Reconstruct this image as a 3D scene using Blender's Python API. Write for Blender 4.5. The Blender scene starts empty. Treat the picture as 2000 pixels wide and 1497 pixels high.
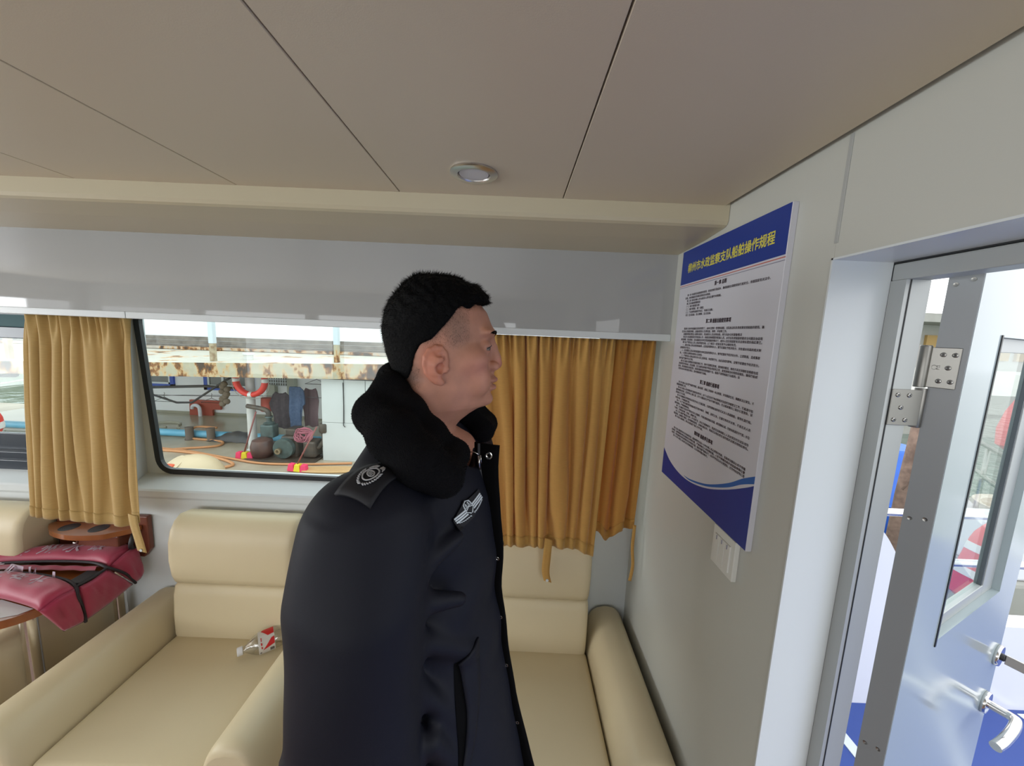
import bpy, bmesh, math, random
import numpy as np
from mathutils import Vector, Matrix, noise
PI = math.pi
SC = bpy.context.scene
COL = SC.collection
R = random.Random(7)

# ---------------------------------------------------------------- camera
def make_camera():
    f, pitch, roll, yaw = 728.0, math.radians(7.8), math.radians(2.43), math.radians(-0.18)
    Rr = Vector((math.cos(yaw), -math.sin(yaw), 0)); F0 = Vector((math.sin(yaw), math.cos(yaw), 0)); U = Vector((0, 0, 1))
    F = math.cos(pitch) * F0 - math.sin(pitch) * U
    D = -(math.cos(pitch) * U + math.sin(pitch) * F0)
    X = math.cos(roll) * Rr - math.sin(roll) * D
    Dn = math.sin(roll) * Rr + math.cos(roll) * D
    cd = bpy.data.cameras.new('camera'); cd.sensor_width = 36.0; cd.lens = f / 2000 * 36.0
    cd.clip_start = 0.02; cd.clip_end = 500
    o = bpy.data.objects.new('camera', cd); COL.objects.link(o)
    m = Matrix((X, -Dn, -F)).transposed().to_4x4(); m.translation = Vector((0, 0, 1.63))
    o.matrix_world = m
    SC.camera = o
make_camera()

# ---------------------------------------------------------------- light and exposure
SC.view_settings.view_transform = 'Standard'
SC.view_settings.look = 'None'
SC.view_settings.gamma = 1.0
SC.view_settings.exposure = EXPO = 0.0
SC.view_settings.use_curve_mapping = False
w = bpy.data.worlds.new('overcast sky'); SC.world = w; w.use_nodes = True
nt = w.node_tree; nt.nodes.clear()
wo = nt.nodes.new('ShaderNodeOutputWorld'); bg = nt.nodes.new('ShaderNodeBackground')
tc = nt.nodes.new('ShaderNodeTexCoord'); sx = nt.nodes.new('ShaderNodeSeparateXYZ'); cr = nt.nodes.new('ShaderNodeValToRGB')
nt.links.new(tc.outputs['Generated'], sx.inputs[0]); nt.links.new(sx.outputs['Z'], cr.inputs[0])
cr.color_ramp.elements[0].position = 0.0; cr.color_ramp.elements[0].color = (0.90, 0.93, 0.94, 1)
cr.color_ramp.elements[1].position = 0.5; cr.color_ramp.elements[1].color = (0.93, 0.97, 1.0, 1)
e = cr.color_ramp.elements.new(0.12); e.color = (1.0, 1.0, 1.0, 1)
nt.links.new(cr.outputs[0], bg.inputs[0]); bg.inputs[1].default_value = 2.4
nt.links.new(bg.outputs[0], wo.inputs[0])

def area_light(name, loc, rot, sx_, sy_, power, color=(1, 1, 1), portal=False):
    l = bpy.data.lights.new(name, 'AREA'); l.shape = 'RECTANGLE'; l.size = sx_; l.size_y = sy_; l.energy = power; l.color = color
    o = bpy.data.objects.new(name, l); COL.objects.link(o); o.location = loc; o.rotation_euler = rot
    if portal: l.cycles.is_portal = True
    return o
# added fill lamps outside the unseen windows behind and left of the camera
area_light('starboard window fill', (-1.6, -1.62, 1.35), (PI / 2, 0, 0), 3.6, 0.75, 20, (0.93, 0.97, 1.0))
area_light('forward window fill', (-4.6, 0.0, 1.35), (0, -PI / 2, 0), 0.8, 2.2, 62, (0.93, 0.97, 1.0))

# ---------------------------------------------------------------- materials
MATS = {}
def mat(name, col, rough=0.5, metal=0.0, spec=0.5, bump=None, var=None, coat=0.0, trans=0.0, coord='Object', sheen=0.0, emis=None):
    """bump=(scale, strength, detail); var=(scale, amount, (r,g,b)) mixes a second colour by noise"""
    m = bpy.data.materials.new(name); m.use_nodes = True
    n = m.node_tree.nodes; l = m.node_tree.links; b = n['Principled BSDF']
    b.inputs['Base Color'].default_value = (*col, 1); b.inputs['Roughness'].default_value = rough
    b.inputs['Metallic'].default_value = metal; b.inputs['Specular IOR Level'].default_value = spec
    b.inputs['Coat Weight'].default_value = coat; b.inputs['Coat Roughness'].default_value = 0.03
    if sheen: b.inputs['Sheen Weight'].default_value = sheen
    if trans: b.inputs['Transmission Weight'].default_value = trans
    t = n.new('ShaderNodeTexCoord')
    if bump:
        ns = n.new('ShaderNodeTexNoise'); ns.inputs['Scale'].default_value = bump[0]; ns.inputs['Detail'].default_value = bump[2] if len(bump) > 2 else 3
        l.new(t.outputs[coord], ns.inputs['Vector'])
        bp = n.new('ShaderNodeBump'); bp.inputs['Strength'].default_value = bump[1]; bp.inputs['Distance'].default_value = 0.002 if len(bump) < 4 else bump[3]
        l.new(ns.outputs[0], bp.inputs['Height']); l.new(bp.outputs[0], b.inputs['Normal'])
    if var:
        ns = n.new('ShaderNodeTexNoise'); ns.inputs['Scale'].default_value = var[0]; ns.inputs['Detail'].default_value = 5
        l.new(t.outputs[coord], ns.inputs['Vector'])
        rp = n.new('ShaderNodeValToRGB'); c = 0.5; wd = 0.25 / max(var[1], 0.01) * 0.5
        rp.color_ramp.elements[0].position = 0.35; rp.color_ramp.elements[1].position = 0.65
        rp.color_ramp.elements[0].color = (*col, 1)
        rp.color_ramp.elements[1].color = (*[col[i] * (1 - var[1]) + var[2][i] * var[1] for i in range(3)], 1)
        l.new(ns.outputs[0], rp.inputs[0]); l.new(rp.outputs[0], b.inputs['Base Color'])
    MATS[name] = m
    return m

def glass_mat(name, tint=(0.93, 0.98, 0.97), gloss=1.0):
    m = bpy.data.materials.new(name); m.use_nodes = True; n = m.node_tree.nodes; l = m.node_tree.links; n.clear()
    o = n.new('ShaderNodeOutputMaterial'); mx = n.new('ShaderNodeMixShader'); tr = n.new('ShaderNodeBsdfTransparent'); gl = n.new('ShaderNodeBsdfGlossy')
    fr = n.new('ShaderNodeLayerWeight'); fr.inputs[0].default_value = 0.5
    pw = n.new('ShaderNodeMath'); pw.operation = 'POWER'; pw.inputs[1].default_value = 5.0
    ma = n.new('ShaderNodeMath'); ma.operation = 'MULTIPLY_ADD'; ma.inputs[1].default_value = 0.9 * gloss; ma.inputs[2].default_value = 0.035 * gloss
    tr.inputs[0].default_value = (*tint, 1); gl.inputs['Roughness'].default_value = 0.0
    l.new(fr.outputs['Facing'], pw.inputs[0]); l.new(pw.outputs[0], ma.inputs[0]); l.new(ma.outputs[0], mx.inputs[0]); l.new(tr.outputs[0], mx.inputs[1]); l.new(gl.outputs[0], mx.inputs[2]); l.new(mx.outputs[0], o.inputs[0])
    MATS[name] = m
    return m

M_ceil = mat('cream ceiling laminate', (0.64, 0.56, 0.44), 0.42, bump=(600, 0.05, 2))
M_gap = mat('dark seam', (0.05, 0.045, 0.04), 0.8)
M_beam = mat('cream cornice laminate', (0.56, 0.50, 0.36), 0.38)
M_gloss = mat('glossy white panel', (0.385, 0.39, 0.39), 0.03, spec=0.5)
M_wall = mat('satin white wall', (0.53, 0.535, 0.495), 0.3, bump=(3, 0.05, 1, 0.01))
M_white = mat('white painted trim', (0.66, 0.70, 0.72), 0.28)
M_silver = mat('brushed pale aluminium', (0.42, 0.435, 0.43), 0.4, metal=0.35)
M_frame = mat('grey enamelled frame', (0.40, 0.41, 0.40), 0.35)
M_rubber = mat('black rubber gasket', (0.012, 0.014, 0.016), 0.45)
M_blackf = mat('dark anodised frame', (0.02, 0.03, 0.045), 0.3)
M_floor = mat('brown wood floor', (0.22, 0.10, 0.06), 0.4, var=(6, 0.5, (0.12, 0.05, 0.03)))
M_leather = mat('beige leather', (0.66, 0.565, 0.38), 0.40, spec=0.4, bump=(900, 0.12, 2), var=(2.5, 0.25, (0.60, 0.50, 0.31)))
M_wood = mat('red brown lacquered wood', (0.34, 0.115, 0.035), 0.22, var=(9, 0.6, (0.20, 0.06, 0.02)), coat=0.4)
M_wooddk = mat('dark red wood', (0.16, 0.045, 0.025), 0.35)
M_chrome = mat('polished steel', (0.72, 0.70, 0.68), 0.14, metal=1.0)
M_steel = mat('brushed steel', (0.62, 0.60, 0.57), 0.28, metal=1.0, bump=(60, 0.05))
M_black = mat('black plastic', (0.015, 0.015, 0.017), 0.4)
M_glass = glass_mat('window glass', gloss=0.7)
M_screw = mat('screw steel', (0.35, 0.34, 0.32), 0.3, metal=1.0)
M_bluedk = mat('sign blue', (0.010, 0.036, 0.25), 0.38)
M_bluelt = mat('sign light blue', (0.015, 0.12, 0.42), 0.38)
M_signw = mat('sign white', (0.60, 0.60, 0.66), 0.4)
M_yellow = mat('sign yellow', (0.66, 0.60, 0.08), 0.5)
M_ink = mat('sign ink', (0.035, 0.02, 0.03), 0.6)
M_red_l = mat('sign red line', (0.5, 0.12, 0.08), 0.5)
M_grey_l = mat('sign grey line', (0.22, 0.22, 0.3), 0.5)

# ---------------------------------------------------------------- helpers
def tag(o, label=None, cat=None, group=None, kind=None):
    if label: o['label'] = label
    if cat: o['category'] = cat
    if group: o['group'] = group
    if kind: o['kind'] = kind
    return o

def thing(name, label, cat, loc=(0, 0, 0), group=None, kind=None):
    o = bpy.data.objects.new(name, None); COL.objects.link(o); o.empty_display_size = 0.05
    o.location = loc
    return tag(o, label, cat, group, kind)

def part(name, me, m=None, parent=None, label=None, smooth=False, mods=None):
    """link a mesh (bmesh or mesh, world coordinates) as one object; parent keeps world placement"""
    if isinstance(me, bmesh.types.BMesh):
        bm = me; me = bpy.data.meshes.new(name)
        bmesh.ops.recalc_face_normals(bm, faces=bm.faces)
        bm.to_mesh(me); bm.free()
    if m is not None:
        if not isinstance(m, (list, tuple)): m = [m]
        for k in m: me.materials.append(k)
    if smooth:
        for p in me.polygons: p.use_smooth = True
    o = bpy.data.objects.new(name, me); COL.objects.link(o)
    if parent is not None:
        base = Vector((0, 0, 0)); q = parent
        while q is not None: base += q.location; q = q.parent
        me.transform(Matrix.Translation(-base)); o.parent = parent
    else:
        # put the origin at the mesh's base
        xs = [v.co for v in me.vertices]
        if xs:
            c = Vector(((min(v.x for v in xs) + max(v.x for v in xs)) / 2, (min(v.y for v in xs) + max(v.y for v in xs)) / 2, min(v.z for v in xs)))
            me.transform(Matrix.Translation(-c)); o.location = c
    if label: o['label'] = label
    return o

def B(): return bmesh.new()

def box(bm, x0, x1, y0, y1, z0, z1, bev=0.0, seg=2, mi=0, mtx=None):
    t = bmesh.new()
    bmesh.ops.create_cube(t, size=1.0)
    for v in t.verts:
        v.co = Vector(((x0 + x1) / 2 + v.co.x * (x1 - x0), (y0 + y1) / 2 + v.co.y * (y1 - y0), (z0 + z1) / 2 + v.co.z * (z1 - z0)))
    if bev > 0:
        bmesh.ops.bevel(t, geom=list(t.edges), offset=bev, segments=seg, profile=0.5, affect='EDGES')
    add(bm, t, mi, mtx)
    return bm

def add(bm, t, mi=0, mtx=None):
    """append bmesh t to bm"""
    if mtx is not None: bmesh.ops.transform(t, matrix=mtx, verts=t.verts)
    mp = {}
    for v in t.verts: mp[v] = bm.verts.new(v.co)
    for f in t.faces:
        try:
            g = bm.faces.new([mp[v] for v in f.verts]); g.material_index = mi if mi else f.material_index; g.smooth = f.smooth
        except ValueError: pass
    t.free()

def prism(bm, pts, axis, a, b, mi=0, bev=0.0, seg=2):
    """extrude a 2D outline; axis 'x': pts are (y,z); 'y': (x,z); 'z': (x,y)"""
    def P(p, t):
        return {'x': (t, p[0], p[1]), 'y': (p[0], t, p[1]), 'z': (p[0], p[1], t)}[axis]
    t = bmesh.new()
    A = [t.verts.new(P(p, a)) for p in pts]; Bv = [t.verts.new(P(p, b)) for p in pts]
    t.faces.new(A); t.faces.new(Bv[::-1])
    n = len(pts)
    for i in range(n): t.faces.new((A[i], A[(i + 1) % n], Bv[(i + 1) % n], Bv[i]))
    if bev: bmesh.ops.bevel(t, geom=list(t.edges), offset=bev, segments=seg, profile=0.5, affect='EDGES')
    add(bm, t, mi)
    return bm

def tube(bm, pts, r, seg=10, mi=0, closed=False, caps=True, flat=1.0):
    """sweep a circle along points; r is a number or a list"""
    pts = [Vector(p) for p in pts]; n = len(pts)
    rs = r if isinstance(r, (list, tuple)) else [r] * n
    rings = []; up = None
    for i in range(n):
        if closed: d = pts[(i + 1) % n] - pts[i - 1]
        else: d = pts[min(i + 1, n - 1)] - pts[max(i - 1, 0)]
        if d.length < 1e-9: d = Vector((0, 0, 1))
        d.normalize()
        if up is None:
            up = Vector((0, 0, 1)) if abs(d.z) < 0.9 else Vector((1, 0, 0))
        u = (up - d * up.dot(d)); 
        if u.length < 1e-6: u = Vector((1, 0, 0)) - d * d.x
        u.normalize(); v = d.cross(u); up = u
        rings.append([bm.verts.new(pts[i] + (u * math.cos(2 * PI * k / seg) * flat + v * math.sin(2 * PI * k / seg)) * rs[i]) for k in range(seg)])
    m = n if closed else n - 1
    for i in range(m):
        a, b = rings[i], rings[(i + 1) % n]
        for k in range(seg):
            f = bm.faces.new((a[k], a[(k + 1) % seg], b[(k + 1) % seg], b[k])); f.smooth = True; f.material_index = mi
    if caps and not closed:
        f = bm.faces.new(rings[0][::-1]); f.material_index = mi
        f = bm.faces.new(rings[-1]); f.material_index = mi
    return bm

def lathe(bm, prof, c, axis=(0, 0, 1), seg=24, mi=0, cap=True):
    """prof: list of (radius, height along axis) from point c"""
    ax = Vector(axis).normalized(); u = ax.orthogonal().normalized(); v = ax.cross(u); c = Vector(c)
    rings = []; n_ = len(prof); dup = []
    for i, (r, h) in enumerate(prof):
        dup.append((r, h))
        if 0 < i < n_ - 1:
            d0 = Vector((prof[i][0] - prof[i - 1][0], prof[i][1] - prof[i - 1][1])); d1 = Vector((prof[i + 1][0] - r, prof[i + 1][1] - h))
            if d0.length > 1e-7 and d1.length > 1e-7 and d0.angle(d1) > 0.75: dup.append(None); dup.append((r, h))
    for q_ in dup:
        if q_ is None: rings.append(None); continue
        r, h = q_
        rings.append([bm.verts.new(c + ax * h + (u * math.cos(2 * PI * k / seg) + v * math.sin(2 * PI * k / seg)) * max(r, 1e-5)) for k in range(seg)])
    for a, b in zip(rings, rings[1:]):
        if a is None or b is None: continue
        for k in range(seg):
            f = bm.faces.new((a[k], a[(k + 1) % seg], b[(k + 1) % seg], b[k])); f.smooth = True; f.material_index = mi
    if cap:
        f = bm.faces.new(rings[0][::-1]); f.material_index = mi
        f = bm.faces.new(rings[-1]); f.material_index = mi
    return bm

def sphere(bm, c, r, sx=1, sy=1, sz=1, seg=16, mi=0):
    t = bmesh.new(); bmesh.ops.create_uvsphere(t, u_segments=seg, v_segments=max(6, seg // 2), radius=1)
    for f in t.faces: f.smooth = True
    add(bm, t, mi, Matrix.Translation(Vector(c)) @ Matrix.Diagonal((r * sx, r * sy, r * sz, 1)))
    return bm

def grid(bm, nu, nv, fn, mi=0, smooth=True, close_u=False):
    V = [[bm.verts.new(fn(i / (nu - 1) if not close_u else i / nu, j / (nv - 1))) for j in range(nv)] for i in range(nu)]
    for i in range(nu if close_u else nu - 1):
        for j in range(nv - 1):
            f = bm.faces.new((V[i][j], V[(i + 1) % nu][j], V[(i + 1) % nu][j + 1], V[i][j + 1])); f.smooth = smooth; f.material_index = mi
    return V

def solid(o, th, offset=-1):
    md = o.modifiers.new('thickness', 'SOLIDIFY'); md.thickness = th; md.offset = offset
    return o
def subd(o, n=1):
    md = o.modifiers.new('smooth', 'SUBSURF'); md.levels = n; md.render_levels = n
    return o

def rrect(w, h, r, n=6, cx=0, cy=0):
    """rounded rectangle outline, counterclockwise"""
    P = []
    for (sx_, sy_, a0) in ((1, 1, 0), (-1, 1, 90), (-1, -1, 180), (1, -1, 270)):
        for k in range(n + 1):
            a = math.radians(a0 + 90 * k / n)
            P.append((cx + sx_ * (w / 2 - r) + r * math.cos(a), cy + sy_ * (h / 2 - r) + r * math.sin(a)))
    return P

def ring(bm, outer, inner, axis, a, b, mi=0):
    """plate between two outlines of equal length, from a to b along axis"""
    def P(p, t):
        return {'x': (t, p[0], p[1]), 'y': (p[0], t, p[1]), 'z': (p[0], p[1], t)}[axis]
    O = [[bm.verts.new(P(p, t)) for p in outer] for t in (a, b)]; I = [[bm.verts.new(P(p, t)) for p in inner] for t in (a, b)]
    n = len(outer)
    for i in range(n):
        j = (i + 1) % n
        for q in ((O[0][i], O[0][j], I[0][j], I[0][i]), (O[1][i], I[1][i], I[1][j], O[1][j]), (O[0][i], O[1][i], O[1][j], O[0][j]), (I[0][i], I[0][j], I[1][j], I[1][i])):
            f = bm.faces.new(q); f.material_index = mi
    return bm

def text_mesh(s, size, mtx, align='LEFT', width=None, extrude=0.0, bold=0.0, parent=None, name='lettering', m=None, lines=None):
    """one or several lines of lettering as one mesh; lines = [(string, x, y, width or None)] in text units"""
    out = bmesh.new()
    for (st, x, y, wd) in (lines or [(s, 0, 0, width)]):
        c = bpy.data.curves.new('t', 'FONT'); c.body = st; c.size = size; c.extrude = extrude
        c.resolution_u = 2
        o = bpy.data.objects.new('t', c); COL.objects.link(o)
        dg = bpy.context.evaluated_depsgraph_get(); dg.update()
        me = bpy.data.meshes.new_from_object(o.evaluated_get(dg))
        bpy.data.objects.remove(o); bpy.data.curves.remove(c)
        if not me.vertices: continue
        xs = [v.co.x for v in me.vertices]; x0, x1 = min(xs), max(xs)
        sc = (wd / (x1 - x0)) if wd else 1.0
        off = {'LEFT': 0, 'CENTER': -(x1 - x0) * sc / 2}[align]
        t = bmesh.new(); t.from_mesh(me)
        for v in t.verts: v.co = Vector(((v.co.x - x0) * sc + off + x, v.co.y + y, v.co.z))
        if bold:
            for k_, (ox, oy) in enumerate(((bold, 0), (0, bold), (bold, bold))):
                t2 = t.copy()
                for v in t2.verts: v.co += Vector((ox, oy, 0.00004 * (k_ + 1)))
                add(out, t2)
        add(out, t); bpy.data.meshes.remove(me)
    bmesh.ops.transform(out, matrix=mtx, verts=out.verts)
    me = bpy.data.meshes.new(name); out.to_mesh(me); out.free()
    return part(name, me, m, parent)

def bez(pts, n=12):
    """Catmull-Rom through points"""
    P = [Vector(p) for p in pts]; out = []
    for i in range(len(P) - 1):
        p0, p1, p2, p3 = P[max(i - 1, 0)], P[i], P[i + 1], P[min(i + 2, len(P) - 1)]
        for k in range(n):
            t = k / n
            out.append(0.5 * ((2 * p1) + (-p0 + p2) * t + (2 * p0 - 5 * p1 + 4 * p2 - p3) * t * t + (-p0 + 3 * p1 - 3 * p2 + p3) * t ** 3))
    out.append(P[-1]); return out

def copy_tree(o, parent=None):
    c = o.copy(); COL.objects.link(c)
    if parent is not None: c.parent = parent
    for ch in list(o.children): copy_tree(ch, c)
    return c
# ================================================================= THE CABIN
XW, YW, YO, ZC = 0.50, 1.41, 1.215, 1.95      # right wall, lower back wall, overhead panel, ceiling
XL, YB = -4.5, -1.5
def st(name, bm, m, label, parent=None, smooth=False):
    o = part(name, bm, m, parent, smooth=smooth)
    if parent is None: tag(o, label, None, None, 'structure')
    return o

# ceiling panels with open seams and a dark backing
bm = B(); xs = [-0.68 + 0.39 * k for k in range(-10, 4)]
xs = [x for x in xs if x > XL] ; xs = [XL] + xs + [XW]
for a, b in zip(xs, xs[1:]):
    if b - a > 0.02: box(bm, a + 0.0012, b - 0.0012, YB, 0.96, ZC, ZC + 0.012, 0.001, 1)
box(bm, XL, XW + 0.01, YB, 1.3, ZC + 0.013, ZC + 0.03, mi=1)
st('ceiling', bm, [M_ceil, M_gap], 'cream panelled ceiling with dark seams')
# cornice
bm = B()
prism(bm, [(0.942, ZC + 0.01), (0.942, 1.915), (0.947, 1.907), (0.956, 1.903), (1.05, 1.895), (1.24, 1.890), (1.24, ZC + 0.01)], 'x', XL, XW - 0.001)
st('trim_1', bm, M_beam, 'cream cornice running along the top of the window wall')
# overhead glossy panel, its lip in two lengths
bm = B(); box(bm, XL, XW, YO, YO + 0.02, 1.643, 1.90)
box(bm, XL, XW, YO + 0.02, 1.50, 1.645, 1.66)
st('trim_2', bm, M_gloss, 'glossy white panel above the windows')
bm = B()
box(bm, XL, -1.262, YO - 0.004, YO + 0.022, 1.621, 1.643, 0.002); box(bm, -1.260, XW, YO - 0.004, YO + 0.022, 1.621, 1.643, 0.002)
st('trim_3', bm, M_white, 'narrow white lip under the glossy panel')

# back wall
YG = 1.49
bm = B()
prism(bm, [(YW, 0.0), (YW, 0.905), (YW - 0.004, 0.915), (YW - 0.004, 0.938), (YW + 0.002, 0.944), (YG + 0.02, 0.985), (YG + 0.05, 0.985), (YG + 0.05, 0.0)], 'x', XL, XW)
box(bm, -1.80, -1.525, YW, YG + 0.05, 0.90, 1.66, 0.004)
box(bm, 0.40, XW, YW, YG + 0.05, 0.90, 1.66, 0.004)
st('wall_back', bm, M_white, 'white window wall with a sloping sill')

def quad_outline(c, r, n=7):
    """rounded polygon through 4 corners (counterclockwise x,z)"""
    out = []
    for i in range(4):
        p = Vector(c[i]); a = (Vector(c[i - 1]) - p).normalized(); b = (Vector(c[(i + 1) % 4]) - p).normalized()
        s = p + a * r; e_ = p + b * r
        for k in range(n + 1):
            t = k / n; out.append(tuple((1 - t) ** 2 * s + 2 * t * (1 - t) * p + t * t * e_))
    return out
def window_unit(name, corners, rect, parent_label):
    o_in = quad_outline(corners, 0.05)
    cx = sum(c[0] for c in corners) / 4; cz = sum(c[1] for c in corners) / 4
    def grow(P, d):
        out = []
        n = len(P)
        for i, p in enumerate(P):
            a = Vector(P[i - 1]); b = Vector(P[(i + 1) % n]); t = (b - a)
            if t.length < 1e-9: out.append(p); continue
            t.normalize(); out.append((p[0] + t.y * d, p[1] - t.x * d))
        return out
    x0, x1, z0, z1 = rect
    g_out = grow(o_in, 0.022)
    root = thing(name, parent_label, None, (cx, YG, z0), kind='structure')
    del_rect = []
    for p in g_out:
        d = Vector((p[0] - cx, p[1] - cz)); t = 1e9
        if d.x > 1e-9: t = min(t, (x1 - cx) / d.x)
        if d.x < -1e-9: t = min(t, (x0 - cx) / d.x)
        if d.y > 1e-9: t = min(t, (z1 - cz) / d.y)
        if d.y < -1e-9: t = min(t, (z0 - cz) / d.y)
        del_rect.append((cx + d.x * t, cz + d.y * t))
    b_ = B(); ring(b_, del_rect, g_out, 'y', YG + 0.004, YG + 0.016); part('surround', b_, M_white, root)
    b_ = B(); ring(b_, g_out, o_in, 'y', YG - 0.002, YG + 0.014); part('gasket', b_, M_rubber, root)
    b_ = B(); mid = grow(o_in, 0.01)
    prism(b_, mid, 'y', YG + 0.006, YG + 0.010); part('pane', b_, M_glass, root)
    return root
window_unit('window_1', [(-1.458, 1.0), (0.34, 0.985), (0.34, 1.65), (-1.502, 1.65)], (-1.526, 0.401, 0.975, 1.70), 'wide window with a slanted black rubber gasket')

# far left window: dark sliding frame
w2 = thing('window_2', 'dark framed sliding window at the left end', None, (-2.6, YG, 0.98), kind='structure')
bm = B()
box(bm, -4.0, -1.80, YG, YG + 0.03, 1.615, 1.66); box(bm, -4.0, -1.80, YG, YG + 0.03, 1.0, 1.044, 0.003); box(bm, -4.0, -1.80, YG - 0.01, YG + 0.03, 0.965, 1.012, 0.003)
box(bm, -1.835, -1.80, YG, YG + 0.03, 1.0, 1.65)
part('outer_frame', bm, M_blackf, w2)
bm = B(); box(bm, -4.0, -1.835, YG + 0.03, YG + 0.05, 1.518, 1.565, 0.003); box(bm, -4.0, -1.835, YG + 0.03, YG + 0.05, 1.04, 1.115, 0.004)
box(bm, -1.87, -1.835, YG + 0.03, YG + 0.05, 1.115, 1.535); part('sash', bm, M_blackf, w2)
bm = B(); box(bm, -4.0, -1.835, YG + 0.036, YG + 0.044, 1.565, 1.66); part('tinted_strip', bm, mat('teal tinted strip', (0.04, 0.11, 0.12), 0.6, spec=0.2), w2)
bm = B(); box(bm, -4.0, -1.87, YG + 0.038, YG + 0.042, 1.115, 1.535); part('pane', bm, M_glass, w2)

# right wall: two skins with the door opening, upper panel joint
YD0, YD1, ZD = -0.35, 0.618, 1.767
bm = B()
def wpan(y0, y1, z0, z1): box(bm, XW, XW + 0.092, y0, y1, z0, z1)
wpan(0.6175, 1.56, -0.02, 1.96)
st('wall_right', bm, M_wall, 'off-white end wall carrying the notice board')
bm = B(); box(bm, XW, XW + 0.092, YD0, 0.6172, ZD, 1.96); box(bm, XW, XW + 0.092, YB, YD0, 0, 1.96)
st('wall_right_2', bm, M_wall, 'off-white wall panel above the door')
# the joint: a slim cover strip
bm = B(); box(bm, XW - 0.0015, XW, 0.6135, 0.6205, 1.79, ZC, 0.0005, 1)
st('trim_4', bm, M_frame, 'slim grey strip over the wall joint above the door')
# casing returns lining the opening
bm = B(); box(bm, XW - 0.003, XW + 0.095, YD1 - 0.003, YD1 + 0.0, 0.0, ZD, 0.0); box(bm, XW - 0.003, XW + 0.095, YD0, YD1, ZD - 0.003, ZD)
st('trim_5', bm, M_white, 'white lining of the door opening')
# door frame
bm = B()
box(bm, 0.593, 0.631, 0.590, 0.614, 0.0, 1.735); box(bm, 0.593, 0.631, YD0, 0.614, 1.735, 1.761, 0.002)
st('trim_6', bm, M_silver, 'grey metal frame around the open door')
bm = B(); box(bm, 0.5995, 0.6010, 0.5890, 0.5902, 0.0, 1.735); box(bm, 0.5935, 0.630, 0.6142, 0.6165, 0.0, 1.7615); box(bm, 0.5935, 0.630, YD0, 0.6165, 1.7615, 1.768)
st('trim_9', bm, M_rubber, 'thin black seals of the door frame')
# outside skin
bm = B(); box(bm, 0.594, 0.626, 0.62, 1.62, -0.5, 2.1)
st('wall_outer', bm, M_white, 'white outer cabin side')
# floor, other walls
bm = B(); box(bm, XL, 0.66, YB, YG + 0.04, -0.03, 0.0); st('floor', bm, M_floor, 'brown wooden cabin floor')
bm = B(); box(bm, XL, XW, YB - 0.05, YB, 0, 0.95); box(bm, XL, XW, YB - 0.05, YB, 1.72, 1.97)
for x in (-4.5, -3.4, -2.2, -1.0, 0.0): box(bm, x, x + 0.12, YB - 0.05, YB, 0.95, 1.72)
box(bm, 0.12, XW, YB - 0.05, YB, 0.95, 1.72)
st('wall_front', bm, M_wall, 'white cabin wall behind the camera with windows')
bm = B(); box(bm, XL - 0.05, XL, YB, YG, 0, 0.95); box(bm, XL - 0.05, XL, YB, YG, 1.75, 1.97)
for y in (YB, -0.5, 0.5, 1.38): box(bm, XL - 0.05, XL, y, y + 0.1, 0.95, 1.75)
st('wall_left', bm, M_wall, 'far left cabin wall with windscreen openings')
# roof above
bm = B(); box(bm, XL - 0.1, 0.66, YB - 0.1, 1.62, 2.0, 2.06); st('trim_7', bm, M_white, 'cabin roof slab')

# ---- downlight
dl = thing('ceiling_downlight', 'round recessed downlight with brushed metal rim in the ceiling', 'light', (-0.099, 0.815, ZC))
c = (-0.099, 0.815, ZC)
bm = B(); lathe(bm, [(0.049, 0.0), (0.0495, -0.003), (0.047, -0.005), (0.034, -0.0062), (0.0325, -0.004), (0.031, 0.002)], c, cap=False); part('rim', bm, M_steel, dl)
bm = B(); lathe(bm, [(0.0315, 0.0), (0.030, -0.0035), (0.0001, -0.004)], c, cap=False); part('diffuser', bm, mat('frosted diffuser', (0.62, 0.62, 0.66), 0.35), dl)

# ---- light switch on the right wall
sw = thing('light_switch', 'white three-gang light switch plate below the notice board', 'switch', (XW, 0.788, 1.10))
bm = B(); box(bm, XW - 0.011, XW, 0.745, 0.831, 1.113, 1.204, 0.0015); part('plate', bm, mat('switch white plastic', (0.70, 0.70, 0.66), 0.35), sw)
for k in range(3):
    y0 = 0.758 + k * 0.0205
    bm = B(); box(bm, XW - 0.0145, XW - 0.010, y0, y0 + 0.0195, 1.125, 1.187, 0.001); part('rocker', bm, MATS['switch white plastic'], sw)
    bm = B(); box(bm, XW - 0.0158, XW - 0.0142, y0 + 0.009, y0 + 0.0103, 1.176, 1.186); part('pointer', bm, M_grey_l, sw)

# ---- notice board
sg = thing('notice_board', 'white and blue Chinese notice board of boat operating rules on the end wall', 'notice board', (XW, 0.93, 1.205))
Y0, Y1, Z0, Z1, XF = 0.711, 1.150, 1.206, 1.884, 0.488
bm = B(); box(bm, XF, XW, Y0, Y1, Z0, Z1, 0.0008, 1); part('board', bm, M_signw, sg)
def face(name, pts, m, dx):   # pts (y,z)
    b_ = B(); prism(b_, pts, 'x', XF - dx, XF - dx + 0.0002); return part(name, b_, m, sg)
face('header_band', [(Y0 + .001, 1.792), (Y1 - .001, 1.788), (Y1 - .001, Z1 - .001), (Y0 + .001, Z1 - .001)], M_bluedk, 0.0003)
face('red_rule', [(Y0, 1.7865), (Y1, 1.7825), (Y1, 1.7842), (Y0, 1.7885)], M_red_l, 0.0003)
face('grey_rule', [(Y0, 1.7810), (Y1, 1.7775), (Y1, 1.7788), (Y0, 1.7825)], M_grey_l, 0.0003)
def curve_y(pts, n=30):
    P = bez([(a, b, 0) for a, b in pts], 8); return [(v.x, v.y) for v in P]
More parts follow.
